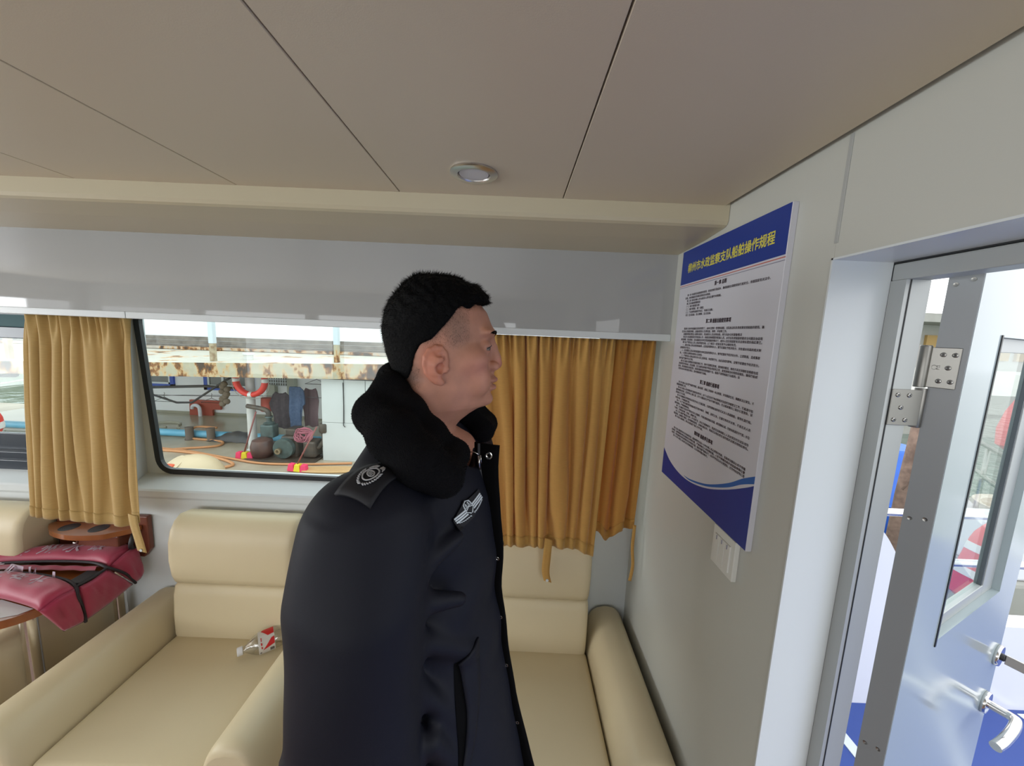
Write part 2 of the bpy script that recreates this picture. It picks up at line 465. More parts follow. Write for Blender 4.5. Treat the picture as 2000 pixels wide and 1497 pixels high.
low = curve_y([(Y1 - .001, 1.288), (1.10, 1.262), (1.03, 1.248), (0.96, 1.250), (0.88, 1.268), (0.80, 1.300), (0.74, 1.330), (Y0 + .001, 1.346)])
face('blue_swoosh', [(Y0 + .001, Z0 + .001), (Y1 - .001, Z0 + .001)] + low, M_bluedk, 0.0003)
up = curve_y([(1.00, 1.2535), (0.96, 1.258), (0.88, 1.279), (0.80, 1.315), (0.75, 1.346), (Y0 + .001, 1.366)])
lw = curve_y([(Y0 + .001, 1.350), (0.75, 1.333), (0.80, 1.305), (0.88, 1.273), (0.96, 1.2535), (1.00, 1.2525)])
face('light_blue_swoosh', up + lw, M_bluelt, 0.0003)
TM = lambda y, z, dx=0.0006: Matrix(((0, 0, -1, XF - dx), (-1, 0, 0, y), (0, 1, 0, z), (0, 0, 0, 1)))
text_mesh('柳州市水政监察支队船舶操作规程', 0.0275, TM(1.108, 1.820), bold=0.0009, width=0.361, parent=sg, name='title_lettering', m=M_yellow)
heads = [('第一章 总则', 0.952, 1.766, 0.052), ('第二章 船舶出船使用事项', 0.974, 1.674, 0.112), ('第三章 船舶行船事项', 0.970, 1.517, 0.092), ('第四章 船舶停泊事项', 0.970, 1.380, 0.092)]
for a, b, c_, d in heads: text_mesh('', 0.0115, TM(0, 0), bold=0.0006, parent=sg, name='chapter_heading', m=M_ink, lines=[(a, -b, c_, d)])
paras = [
 (1.752, 0.00805, ['第一条 为加强支队船舶使用管理，有效控制行政成本，确保船舶合理使用和行船安全，依据国家有关法令、', '<法规，结合船舶实际情况特制定本制度。', '第二条 支队在编人员与船员人员均应遵守本制度。', '第三条 船舶管理原则', '（一）统分管理方便；', '（二）集中管理、统一调配；', '（三）下达领导船舶定地点、专船日出勤；', '（四）定点加油、定点维修、定点加油。']),
 (1.6575, 0.00765, ['第四条 支队所有船舶在支队的领导下，由办公室统一管理和调配，支队执法科负责统筹安排船舶的使用。确', '<定支队公务船舶调度，出船前使用人负责检查、保养、申请等工作。', '如遇特殊情况使用人需要出船时，可由相关人员安排出船，再行向办公科报备情况', '第五条 支队船舶固定安排出船人员，各船应按核载要求配备人员，水手应负责船舶校稳安全问题及协助驾', '<驶员瞭望，如出事故，支队船舶有关单位驾驶船舶的情况下，相关人员应按国家有关法律处理负相应责任。', '第六条 严禁无证人员上船或驾驶出船，以下情况一经查实将予以相应处罚。', '一、支队在编人员私自使用船舶的，应造成的影响大小，情节轻重给予经济处分，并依据水利局的相关制', '<度规定给予处分。', '二、支队聘用人员私自使用船舶的对单位造成的影响大小，情节轻重给予经济处分外，立即除退。造成事故', '<者，一切责任及费用由使用人员承担。', '三、严禁驾驶人员私自带无关人员上船参观、休息等行为，由此造成的影响，应情节轻重给予经济处分，', '<情节较严重的予以开除。', '第七条 出船人员要做好出船前准备工作，同时可疑情况检查，保持船体整洁。轮机手再次详细检查船舶包括', '<发动机的外观油温、机油温度、压力油表油表数字等各项是否正常，发现故障及时排除或报告，确保行船前', '<船况，保证船舶各设备完好。如因设备检查或者措施不当，船舶不准带病航行出船的。应', '<立即向支队领导报告情况，及时维修再行出船。']),
 (1.5035, 0.0079, ['第八条 出船人员必须严格遵守制度，服从指挥，着装上穿着统一执法制服，并穿戴救生衣，佩戴执法记录仪。不', '<得随意脱离工作。', '第九条 出船人员对船舶和行船的各项时间、对于人员及出行地点等相关信息的详细登记工作，行船途中如', '<遇特殊情况变更，应及时向上级汇报，对于大雾恶劣天气时不得行船的。在出船前需向上级办公室报告，获', '<批准后方可出船。', '第十条 船舶航行时驾驶员必须在外水上交通法规，主要观察航道所有无关涉人员或船舶，做到礼貌行船。', '<文明行船，不得超速行驶。', '第十一条 严禁饮酒后驾驶船舶或在行驶中聊天、抽烟，谈笑之余，仪器仪表的开关等。不准无关人员', '<操作船舶。严禁超载船舶。', '第十二条 船舶在行驶当中严禁任何无关人员操作，不得任意改变航行线路，顺流靠航私事。在复杂航道好天气里，水位', '<下降时，可降低船速，检查，缓慢行船。', '第十三条 船舶严重违反水库，并"双规"处，发生交通事故时，驾驶员应确保船上人员必须及时向支队领导', '<报告情况，如遇重大事故，及时救助或报告，妥善处理后的，驾驶员及相应责任追究相关法律法规相应责任。', '第十四条 船舶停，禁止在航道下锚工作不准。']),
 (1.3655, 0.0078, ['第十五条 船舶停泊时必须选择安全，船舶停放定点后一小时内离人员必须锁好机舱，出船停泊期间公务不得擅', '<自离船，确保船舶及附近设备安全停靠位置，严禁停放在人员密集航道，人员不得擅自离开或船舶停靠位置', '<后离开，保证船舶安全时应停放在安全的指定位置，值班时遇严重情况下，应及时向支队办公室报告。应及时向领导汇报', '第十六条 对船上各部位应妥善保管，以及保持整洁舱内。'])]
LN = []
for (z, dz, ls) in paras:
    for k, s in enumerate(ls):
        flush = s.startswith('<'); s = s.lstrip('<')
        y = 1.106 if flush else 1.094
        wd = len(s) * 0.0078
        if len(s) > 43: wd = y - 0.744
        LN.append((s, -y, z - k * dz, wd))
text_mesh('', 0.0066, TM(0, 0), bold=0.00018, parent=sg, name='small_print', m=M_ink, lines=LN)
# ================================================================= SEATS
def soft_profile(bm, pts, axis, a, b, bev, seg=4):
    prism(bm, pts, axis, a, b, bev=bev, seg=seg)
def arm(parent, x0, x1, y0=0.815, y1=1.405, top=0.535, seat_z=0.42, inner=1, label=None):
    """soft arm: crowned section lofted along y, sloping gently towards the front; inner=+1 when the seat is on its +x side"""
    bm = B(); n = 22
    w_ = x1 - x0
    def f(u, v):
        # u around the section, v along y
        a = u * 2 * PI
        cs, sn = math.cos(a), math.sin(a)
        ex = 0.52
        px = math.copysign(abs(cs) ** ex, cs) * w_ / 2
        cr = top - 0.02 + 0.022 * (1 - (px / (w_ / 2)) ** 2) ** 0.8
        cr += -0.018 * max(0.0, (inner * px) / (w_ / 2)) ** 1.5
        z = cr if sn >= 0 else 0.06
        s_ = abs(sn) ** 0.55
        mid = 0.30
        z = mid + (z - mid) * s_ * (1 if sn >= 0 else 1)
        t = v
        yy = y0 + (y1 - y0) * t
        e0 = max(0.0, 1 - t / 0.05); e1 = max(0.0, (t - 0.96) / 0.04)
        k = 1 - 0.10 * (1 - math.sqrt(max(0, 1 - e0 * e0))) - 0.10 * (1 - math.sqrt(max(0, 1 - e1 * e1)))
        return Vector(((x0 + x1) / 2 + px * k, yy, mid + (z - mid) * k))
    vs = [0, 0.006, 0.015, 0.03, 0.05, 0.2, 0.4, 0.6, 0.8, 0.96, 0.98, 0.992, 1.0]
    V = [[bm.verts.new(f(i / 48, v)) for v in vs] for i in range(48)]
    for i in range(48):
        for j in range(len(vs) - 1):
            q = bm.faces.new((V[i][j], V[(i + 1) % 48][j], V[(i + 1) % 48][j + 1], V[i][j + 1])); q.smooth = True
    bm.faces.new([V[i][0] for i in range(48)]); bm.faces.new([V[i][-1] for i in range(48)][::-1])
    return part('armrest', bm, M_leather, parent)

def cushion(bm, x0, x1, y0, y1, z0, z1, bev, puff=0.012):
    t = bmesh.new(); bmesh.ops.create_cube(t, size=1.0)
    for v in t.verts:
        v.co = Vector(((x0 + x1) / 2 + v.co.x * (x1 - x0), (y0 + y1) / 2 + v.co.y * (y1 - y0), (z0 + z1) / 2 + v.co.z * (z1 - z0)))
    bmesh.ops.bevel(t, geom=list(t.edges), offset=bev, segments=4, profile=0.5, affect='EDGES')
    bmesh.ops.subdivide_edges(t, edges=[e for e in t.edges if e.calc_length() > 0.08], cuts=7, use_grid_fill=True)
    for v in t.verts:
        u = 1 - min(1, abs(v.co.x - (x0 + x1) / 2) / ((x1 - x0) / 2)) ** 2; w_ = 1 - min(1, abs(v.co.y - (y0 + y1) / 2) / ((y1 - y0) / 2)) ** 2
        if v.co.z > (z0 + z1) / 2: v.co.z += puff * u * w_
    for f in t.faces: f.smooth = True
    add(bm, t)

def backrest(parent, x0, x1, z0=0.40, zj=0.632, zt=0.893, yb=1.402):
    """lower pad and bulging headrest, section (y,z) lofted over x with soft sides"""
    def slab(name, prof):
        bm = B(); xs_ = [0, 0.012, 0.03, 0.06, 0.2, 0.4, 0.6, 0.8, 0.94, 0.97, 0.988, 1.0]
        cy = sum(p[0] for p in prof) / len(prof); cz = sum(p[1] for p in prof) / len(prof)
        rings = []
        for s in xs_:
            d = min(s, 1 - s) * (x1 - x0); r = 0.022
            k = 0.0 if d >= r else (1 - math.sqrt(max(0, 1 - (1 - d / r) ** 2)))
            rings.append([bm.verts.new((x0 + (x1 - x0) * s, p[0] + (cy - p[0]) * k * 0.35, p[1] + (cz - p[1]) * k * 0.10)) for p in prof])
        n = len(prof)
        for a, b in zip(rings, rings[1:]):
            for k in range(n):
                q = bm.faces.new((a[k], a[(k + 1) % n], b[(k + 1) % n], b[k])); q.smooth = True
        bm.faces.new(rings[0]); bm.faces.new(rings[-1][::-1])
        return part(name, bm, M_leather, parent)
    low = [(1.275, z0), (1.268, z0 + 0.03), (1.268, z0 + 0.10), (1.275, zj - 0.04), (1.284, zj - 0.008), (1.296, zj), (yb, zj), (yb, z0)]
    slab('backrest', low)
    hd = [(1.296, zj + 0.001), (1.283, zj + 0.006), (1.272, zj + 0.035), (1.264, zj + 0.10), (1.268, zt - 0.09), (1.282, zt - 0.045), (1.306, zt - 0.015), (1.335, zt), (1.375, zt - 0.004), (yb, zt - 0.03), (yb, zj + 0.001)]
    slab('headrest', hd)

def armchair(label, x0, xs0, xs1, x1, mid_front, group=None):
    t = thing('armchair', label, 'armchair', ((x0 + x1) / 2, 1.1, 0), group)
    arm(t, x0, xs0, inner=1); arm(t, xs1, x1, inner=-1)
    bm = B(); cushion(bm, xs0 + 0.001, xs1 - 0.001, 0.835, 1.30, 0.27, 0.422, 0.022, 0.010); part('seat_cushion', bm, M_leather, t)
    backrest(t, xs0 + 0.006, xs1 - 0.006)
    bm = B(); box(bm, x0 + 0.01, x1 - 0.01, 0.87, 1.40, 0.0, 0.28, 0.008); part('base', bm, M_leather, t)
    return t
armchair('beige leather armchair with an empty bottle lying on its seat', -1.452, -1.262, -0.784, -0.620, True)
armchair('beige leather armchair in the corner beside the end wall', -0.33, -0.154, 0.327, 0.498, False)

# armchair at the far left
armchair('beige leather armchair at the left edge behind the small table', -2.47, -2.28, -1.80, -1.615, False)
'''
t = thing('bench_seat', 'beige leather bench seat at the left edge behind the small table', 'bench', (-2.3, 1.1, 0))
bm = B(); cushion(bm, -2.85, -1.815, 0.76, 1.30, 0.30, 0.425, 0.03, 0.008); part('seat_cushion', bm, M_leather, t)
bm = B(); box(bm, -2.83, -1.835, 0.80, 1.40, 0.0, 0.31, 0.012); part('base', bm, mat('brown leather base', (0.34, 0.24, 0.15), 0.5), t)
bm = B(); box(bm, -1.80, -1.755, 1.30, 1.402, 0.28, 0.93, 0.014, 4)
part('side_panel', bm, M_leather, t)
bm = B(); box(bm, -2.80, -1.80, 1.285, 1.402, 0.42, 0.935, 0.03, 5); part('backrest', bm, M_leather, t)
'''

# ---- small table
t = thing('side_table', 'reddish wooden table with rounded end and steel legs at the left', 'table', (-1.74, 1.2, 0))
def rounded_end(x0, x1, y0, y1, r, n=10):
    P = [(x1, y1), (x0, y1)]
    for k in range(n + 1):
        a = PI + PI / 2 * k / n; P.append((x0 + r + r * math.cos(a), y0 + r + r * math.sin(a)))
    for k in range(n + 1):
        a = 1.5 * PI + PI / 2 * k / n; P.append((x1 - r + r * math.cos(a), y0 + r + r * math.sin(a)))
    return P
bm = B(); prism(bm, rounded_end(-1.99, -1.492, 1.005, 1.405, 0.125), 'z', 0.653, 0.680, bev=0.006, seg=3); part('table_top', bm, M_wood, t)
for (x, y) in ((-1.588, 1.115), (-1.555, 1.365)):
    bm = B(); lathe(bm, [(0.035, 0), (0.035, 0.008), (0.021, 0.012), (0.021, 0.648), (0.033, 0.652)], (x, y, 0.0)); part('leg', bm, M_chrome, t)
t.children[-1]['label'] = 'steel leg at the far end'

# paper on the table with a printed hook
t = thing('paper_sheet', 'printed white paper sheet on the near end of the small table', 'paper', (-1.6, 1.07, 0.68))
bm = B()
P = [(-1.80, 1.09), (-1.66, 1.11), (-1.515, 1.078), (-1.53, 1.052), (-1.58, 1.030), (-1.64, 1.022), (-1.80, 1.022)]
prism(bm, P, 'z', 0.6805, 0.6815); part('sheet', bm, mat('paper', (0.62, 0.62, 0.64), 0.6), t)
bm = B(); tube(bm, [(-1.75, 1.062, 0.682), (-1.65, 1.055, 0.682), (-1.60, 1.052, 0.682)], 0.0012, 6); tube(bm, [(-1.60 + 0.012 * math.cos(a), 1.045 + 0.009 * math.sin(a), 0.682) for a in [k * PI / 6 for k in range(13)]], 0.0012, 6)
part('printed_mark', bm, M_ink, t)
# white cloth-like corner of a bag at the far left of the table
# ---- wall shelf with cup holes
t = thing('cup_shelf', 'small curved wooden shelf with cup holes below the left curtain', 'shelf', (-1.62, 1.405, 0.70))
bm = B(); prism(bm, [(-1.80, 0.70), (-1.46, 0.665), (-1.435, 0.70), (-1.435, 0.84), (-1.80, 0.84)], 'y', 1.385, 1.406, bev=0.004); part('back_plate', bm, M_wooddk, t)
out = [(-1.80, 1.385), (-1.80, 1.36)] + [(v.x, v.y) for v in bez([(-1.80, 1.36, 0), (-1.74, 1.315, 0), (-1.64, 1.290, 0), (-1.54, 1.300, 0), (-1.50, 1.325, 0), (-1.475, 1.345, 0), (-1.455, 1.37, 0)], 6)] + [(-1.455, 1.385)]
bm = B(); prism(bm, out, 'z', 0.786, 0.806, bev=0.004); part('shelf_board', bm, M_wood, t)
for x in (-1.70, -1.585):
    bm = B(); lathe(bm, [(0.030, 0.0), (0.030, 0.0015), (0.0265, 0.002), (0.0262, 0.0015)], (x, 1.345, 0.805)); lathe(bm, [(0.026, 0), (0.0001, 0.0003)], (x, 1.345, 0.8062), cap=False); part('cup_hole', bm, M_black, t)
bm = B(); tube(bm, bez([(-1.475, 1.38, 0.79), (-1.462, 1.35, 0.775), (-1.462, 1.34, 0.74), (-1.475, 1.365, 0.715)], 6), 0.008, 8); part('bracket', bm, M_black, t)
bm = B(); box(bm, -1.66, -1.50, 1.33, 1.385, 0.735, 0.785, 0.006); part('holder', bm, M_wooddk, t)
bm = B(); sphere(bm, (-1.66, 1.325, 0.755), 0.007); part('knob', bm, M_chrome, t)

# ---- life jacket
M_jacket = mat('crimson nylon', (0.36, 0.018, 0.065), 0.5, bump=(1400, 0.1, 2), sheen=0.3)
M_pip = mat('black webbing', (0.02, 0.015, 0.02), 0.7)
M_print = mat('pale jacket print', (0.50, 0.40, 0.48), 0.6)
lj = thing('life_jacket', 'crimson life jacket with black edging draped over the small table', 'life jacket', (-1.6, 1.2, 0.68))
def pad(top, bot, bulge, name='panel', nu=36, nv=14, wr=0.0022, seed=0, up=Vector((0, 0, 1)), label=None):
    """padded panel between a top edge curve and a bottom edge curve (lists of points)"""
    T = bez(top, 10); Bt = bez(bot, 10)
    def samp(P, u):
        f = u * (len(P) - 1); i = min(int(f), len(P) - 2); return P[i].lerp(P[i + 1], f - i)
    nrm = ((samp(T, 1) - samp(T, 0)).cross(samp(Bt, .5) - samp(T, .5))).normalized()
    if nrm.dot(up) < 0: nrm = -nrm
    bm = B()
    def f(u, v, s):
        p = samp(T, u).lerp(samp(Bt, u), v)
        e_ = (1 - abs(2 * v - 1) ** 3) * (1 - abs(2 * u - 1) ** 8)
        w_ = noise.noise(Vector((u * 9 + seed, v * 2.5 + u * 4, seed))) * wr * 3 * e_
        return p + nrm * (s * bulge * max(0, e_) ** 0.6 * (1.0 if s > 0 else 0.35) + (w_ if s > 0 else 0))
    grid(bm, nu, nv, lambda u, v: f(u, v, 1)); grid(bm, nu, nv, lambda u, v: f(u, v, -1))
    bmesh.ops.remove_doubles(bm, verts=bm.verts, dist=1e-5)
    return part(name, bm, M_jacket, lj, label), nrm
Z = 0.703
pad([(-2.06, 1.30, Z), (-1.95, 1.30, Z), (-1.829, 1.330, Z + .01), (-1.699, 1.364, Z + .012), (-1.56, 1.375, Z + .015), (-1.472, 1.368, Z + .02)],
    [(-2.06, 1.19, Z), (-1.95, 1.225, Z + .004), (-1.855, 1.250, Z + .006), (-1.675, 1.268, Z + .010), (-1.535, 1.268, Z + .012), (-1.452, 1.245, Z + .01)], 0.026, 'front_panel', seed=3)
pad([(-2.06, 1.12, Z), (-1.95, 1.195, Z), (-1.787, 1.203, Z + .004), (-1.669, 1.197, Z + .006), (-1.532, 1.173, Z + .008), (-1.442, 1.138, Z + .010)],
    [(-2.06, 0.98, Z), (-1.95, 1.09, Z), (-1.75, 1.105, Z - .006), (-1.639, 1.094, Z - .004), (-1.515, 1.068, Z - .004), (-1.455, 1.048, Z - .004)], 0.026, 'front_panel', seed=8)
side = Vector((1, -0.6, 0.3))
pad([(-1.455, 1.048, Z - .004), (-1.447, 1.09, Z + .012), (-1.442, 1.138, Z + .010)], [(-1.478, 1.118, 0.566), (-1.476, 1.145, 0.560), (-1.472, 1.172, 0.556)], 0.012, 'back_panel', 12, 12, up=side, seed=12)
pad([(-1.442, 1.141, Z + .009), (-1.444, 1.19, Z + .004), (-1.452, 1.243, Z + .01)], [(-1.472, 1.175, 0.556), (-1.468, 1.26, 0.565), (-1.462, 1.335, 0.583)], 0.013, 'back_panel', 16, 12, up=side, seed=15)
pad([(-1.452, 1.248, Z + .01), (-1.455, 1.31, Z + .028), (-1.472, 1.368, Z + .02)], [(-1.462, 1.338, 0.583), (-1.458, 1.36, 0.588), (-1.462, 1.378, 0.600)], 0.012, 'back_panel', 14, 12, up=side, seed=19)
def pip(pts, r=0.0045, name='edging'):
    bm = B(); tube(bm, bez(pts, 8), r, 8); part(name, bm, M_pip, lj)
pip([(-2.06, 1.19, Z + .002), (-1.95, 1.222, Z + .006), (-1.855, 1.247, Z + .009), (-1.675, 1.265, Z + .013), (-1.535, 1.265, Z + .015), (-1.450, 1.243, Z + .014), (-1.449, 1.30, .652), (-1.455, 1.338, 0.585)])
pip([(-2.06, 1.125, Z + .002), (-1.95, 1.198, Z + .003), (-1.787, 1.206, Z + .006), (-1.669, 1.200, Z + .009), (-1.532, 1.176, Z + .012), (-1.450, 1.143, Z + .013), (-1.441, 1.140, .68), (-1.462, 1.168, 0.60), (-1.466, 1.172, 0.556)])
pip([(-1.450, 1.143, Z + .011), (-1.446, 1.19, Z + .011), (-1.452, 1.240, Z + .012)])
bm = B(); box(bm, -1.60, -1.47, 1.165, 1.185, 0.690, 0.70, 0.003, mtx=None); box(bm, -1.52, -1.47, 1.17, 1.24, 0.692, 0.706, 0.004); part('buckle', bm, M_black, lj)
bm = B(); grid(bm, 20, 4, lambda u, v: Vector((-1.97 + 0.47 * u, 1.225 + 0.02 * u + 0.018 * v, 0.70 + 0.012 * math.sin(v * PI) + 0.002 * math.sin(u * 40)))); part('inner_lining', bm, M_jacket, lj)
from mathutils.bvhtree import BVHTree
PB = [BVHTree.FromPolygons([v.co for v in c.data.vertices], [tuple(p.vertices) for p in c.data.polygons]) for c in lj.children if c.name.startswith('front_panel')]
def jtxt(ch, x, y, z, size, rot, tilt=0.0, m=None):
    M = Matrix.Translation((x, y, z)) @ Matrix.Rotation(rot, 4, 'Z') @ Matrix.Rotation(tilt, 4, 'X')
    o = text_mesh(ch, size, M, bold=0.0015, parent=lj, name='lettering', m=m or M_print)
    for v in o.data.vertices:
        for bv_ in PB:
            h = bv_.ray_cast(Vector((v.co.x, v.co.y, 0.3)), Vector((0, 0, -1)))
            if h[0]: v.co.z = h[0].z + 0.0012; break
    return o
for k, ch in enumerate('水政监察'):
    jtxt(ch, -1.545 - 0.078 * k, 1.178 + 0.010 * k - (0.006 if k == 0 else 0), Z + .034, 0.062, math.radians(168), 0.0)
for k, ch in enumerate('柳州水政'):
    jtxt(ch, -1.84 + 0.082 * k, 1.268 + 0.012 * k, Z + .043, 0.056, math.radians(6), 0, M_print)

# ================================================================= CURTAINS
def curtain_mat(name, col, tcol, tr):
    m = bpy.data.materials.new(name); m.use_nodes = True; n = m.node_tree.nodes; l = m.node_tree.links; n.clear()
    o = n.new('ShaderNodeOutputMaterial'); mx = n.new('ShaderNodeMixShader'); d = n.new('ShaderNodeBsdfPrincipled'); t = n.new('ShaderNodeBsdfTranslucent')
    tcd = n.new('ShaderNodeTexCoord'); ns = n.new('ShaderNodeTexNoise'); mp = n.new('ShaderNodeMapping'); mp.inputs['Scale'].default_value = (60, 60, 900)
    l.new(tcd.outputs['Object'], mp.inputs[0]); l.new(mp.outputs[0], ns.inputs['Vector']); ns.inputs['Scale'].default_value = 1.0
    rp = n.new('ShaderNodeValToRGB'); rp.color_ramp.elements[0].position = .3; rp.color_ramp.elements[1].position = .7
    rp.color_ramp.elements[0].color = (*[c * 0.93 for c in col], 1); rp.color_ramp.elements[1].color = (*[min(1, c * 1.05) for c in col], 1)
    l.new(ns.outputs[0], rp.inputs[0]); l.new(rp.outputs[0], d.inputs['Base Color'])
    bp = n.new('ShaderNodeBump'); bp.inputs['Strength'].default_value = .15; bp.inputs['Distance'].default_value = .001; l.new(ns.outputs[0], bp.inputs['Height']); l.new(bp.outputs[0], d.inputs['Normal'])
    d.inputs['Roughness'].default_value = 0.7; d.inputs['Sheen Weight'].default_value = 0.25; d.inputs['Specular IOR Level'].default_value = 0.25
    t.inputs[0].default_value = (*tcol, 1); mx.inputs[0].default_value = tr
    l.new(d.outputs[0], mx.inputs[1]); l.new(t.outputs[0], mx.inputs[2]); l.new(mx.outputs[0], o.inputs[0])
    return m
M_cl = curtain_mat('golden curtain cloth', (0.58, 0.40, 0.155), (0.62, 0.24, 0.03), 0.16)
M_cl3 = curtain_mat('single layer golden cloth', (0.56, 0.31, 0.07), (0.95, 0.17, 0.004), 0.24)
M_cl2 = curtain_mat('thin golden curtain cloth', (0.60, 0.36, 0.10), (0.80, 0.20, 0.01), 0.20)

def curtain(label, x0t, x1t, x0b, x1b, zt, zb, nf, amp, seed, m, y=1.258, pinch=0.5, zbf=None, left_edge=None):
    rr = random.Random(seed)
    root = thing('curtain', label, 'curtain', ((x0t + x1t) / 2, y, min(zb, 0.85)))
    # fold positions with uneven widths and depths
    ws = [0.45 + 1.2 * rr.random() for _ in range(nf)]; s = sum(ws); cuts = [0]
    for w_ in ws: cuts.append(cuts[-1] + w_ / s)
    dep = [0.35 + 0.9 * rr.random() for _ in range(nf)]; ph = [rr.random() * 6 for _ in range(nf)]
    def fold(u):
        for i in range(nf):
            if u <= cuts[i + 1] or i == nf - 1:
                t = (u - cuts[i]) / (cuts[i + 1] - cuts[i]); return i, t
    bm = B(); NU, NV = nf * 22, 60
    def f(u, v):
        # wobble of the fold pattern with height
        uu = min(1, max(0, u + 0.020 * math.sin(v * 4.1 + u * 23 + seed * 2) * v * min(1, 8 * u) * min(1, 8 * (1 - u)) + 0.024 * math.sin(v * 2.6 + u * 9 + seed) * v * min(1, 8 * u) * min(1, 8 * (1 - u))))
        i, t = fold(uu)
        c = math.cos(2 * PI * t)
        prof = math.copysign(abs(c) ** 0.75, c)
        bl = 0.5 * (dep[i] + dep[max(i - 1, 0)]); br = 0.5 * (dep[i] + dep[min(i + 1, nf - 1)])
        e2 = abs(2 * t - 1); e2 = e2 * e2 * (3 - 2 * e2); dd = dep[i] * (1 - e2) + (bl if t < .5 else br) * e2
        pp_ = ph[i] * 0 + 2.0 * uu * nf
        a = amp * dd * (0.55 + 0.6 * min(1, v * 2.2)) * (1 + 0.25 * math.sin(v * 4 + pp_))
        a *= 1 - 0.40 * v ** 3
        edge = min(1, u * nf * 2.2, (1 - u) * nf * 2.2)
        yy = y - a * prof * max(0.25, edge)
        # pinch pleats at the heading
        if v < 0.16:
            k = (1 - v / 0.16) ** 1.5
            yy -= k * pinch * amp * math.sin(2 * PI * uu * nf * 2.5 + seed)
        x = (x0t + (x1t - x0t) * u) * (1 - v) + (x0b + (x1b - x0b) * u) * v
        x += 0.45 * a * math.sin(2 * PI * t) * edge * (1 - 0.8 * max(0, v - .8) / .2)
        if left_edge: x = left_edge(x, u, v)
        z_end = zbf(u) if zbf else zb
        z = zt + (z_end - zt) * v + (0.0035 * math.cos(2 * PI * t + 0.6) * v)
        return Vector((x, yy, z))
    grid(bm, NU, NV, f)
    o = part('cloth', bm, m, root); solid(o, 0.0012, 0)
    # hem as a folded band along the foot
    bm = B(); grid(bm, NU, 4, lambda u, v: f(u, 0.945 + 0.055 * v) + Vector((0, -0.0016, 0))); 
    o = part('hem', bm, m, root); solid(o, 0.001, 0)
    return root, f
def tab(root, pts, w_, m, snap=True, th=0.002):
    """hanging fastening tab along pts"""
    P = bez(pts, 8); bm = B()
    n = len(P)
    def f(u, v):
        k = min(int(v * (n - 1)), n - 2); p = P[k].lerp(P[k + 1], v * (n - 1) - k)
        return p + Vector(((u - .5) * w_, 0.0, -(u - .5) * w_ * 0.25))
    grid(bm, 4, n, f); o = part('tab', bm, m, root); solid(o, th, 0)
    if snap:
        p = P[int(n * 0.88)]; bm = B(); lathe(bm, [(0.0055, 0.0), (0.005, 0.002), (0.001, 0.003)], (p.x, p.y - 0.002, p.z), (0, -1, 0), 14); part('snap', bm, M_white, root, 'white press stud')
root, _ = curtain('golden curtain gathered at the left beside the far window', -1.653, -1.295, -1.723, -1.324, 1.625, 0.889, 8, 0.021, 4, M_cl, zbf=lambda u: 0.896 - 0.028 * u + (0.02 if u > 0.93 else 0))
tab(root, [(-1.341, 1.246, 0.924), (-1.334, 1.242, 0.885), (-1.318, 1.238, 0.827), (-1.309, 1.236, 0.790)], 0.032, M_cl)
root, _ = curtain('golden pleated curtain hanging right beside the man\'s face', -0.145, 0.339, -0.058, 0.316, 1.62, 0.851, 9, 0.0215, 21, M_cl2, zbf=lambda u: 0.862 - 0.03 * max(0, u - 0.82) / 0.18)
tab(root, [(0.151, 1.250, 0.90), (0.148, 1.243, 0.84), (0.146, 1.240, 0.78), (0.155, 1.238, 0.742)], 0.028, M_cl2)
root, _ = curtain('short golden curtain in the corner glowing orange from behind', 0.312, 0.484, 0.300, 0.462, 1.62, 0.895, 3, 0.017, 33, M_cl3, y=1.285, zbf=lambda u: 0.923 - 0.045 * math.exp(-((u - 0.42) / 0.16) ** 2) + 0.01 * u)
tab(root, [(0.459, 1.264, 0.96), (0.457, 1.261, 0.875), (0.463, 1.258, 0.807), (0.457, 1.258, 0.745)], 0.011, M_cl2, snap=False)

# ================================================================= BOTTLE
M_pet = bpy.data.materials.new('clear bottle plastic'); M_pet.use_nodes = True
n_ = M_pet.node_tree.nodes; l_ = M_pet.node_tree.links; n_.clear()
o_ = n_.new('ShaderNodeOutputMaterial'); mx_ = n_.new('ShaderNodeMixShader'); tr_ = n_.new('ShaderNodeBsdfTransparent'); gl_ = n_.new('ShaderNodeBsdfGlossy'); lw_ = n_.new('ShaderNodeLayerWeight')
mt_ = n_.new('ShaderNodeMath'); mt_.operation = 'MULTIPLY_ADD'; mt_.inputs[1].default_value = 0.75; mt_.inputs[2].default_value = 0.16
lw_.inputs[0].default_value = 0.35; gl_.inputs['Roughness'].default_value = 0.08; tr_.inputs[0].default_value = (0.90, 0.90, 0.88, 1)
nz_ = n_.new('ShaderNodeTexNoise'); nz_.inputs['Scale'].default_value = 90; bp_ = n_.new('ShaderNodeBump'); bp_.inputs['Strength'].default_value = 0.5; bp_.inputs['Distance'].default_value = 0.002
tx_ = n_.new('ShaderNodeTexCoord'); l_.new(tx_.outputs['Object'], nz_.inputs['Vector'])
l_.new(nz_.outputs[0], bp_.inputs['Height']); l_.new(bp_.outputs[0], gl_.inputs['Normal'])
l_.new(lw_.outputs['Facing'], mt_.inputs[0]); l_.new(mt_.outputs[0], mx_.inputs[0]); l_.new(tr_.outputs[0], mx_.inputs[1]); l_.new(gl_.outputs[0], mx_.inputs[2]); l_.new(mx_.outputs[0], o_.inputs[0])
S_ = -0.022
bt = thing('plastic_bottle', 'empty clear plastic bottle with red and white label lying on the armchair', 'bottle', (-0.87, 1.24, 0.424))
ax = Vector((0.80, 0.60, 0.035)).normalized(); c0 = Vector((-0.945, 1.180, 0.454))
bm = B(); r = 0.037
prof = [(0.0125, 0.016), (0.0125, 0.024), (0.015, 0.028), (0.022, 0.038), (0.031, 0.052), (r, 0.066), (r, 0.070), (r - .001, 0.072), (r - .001, 0.122), (r, 0.124)]
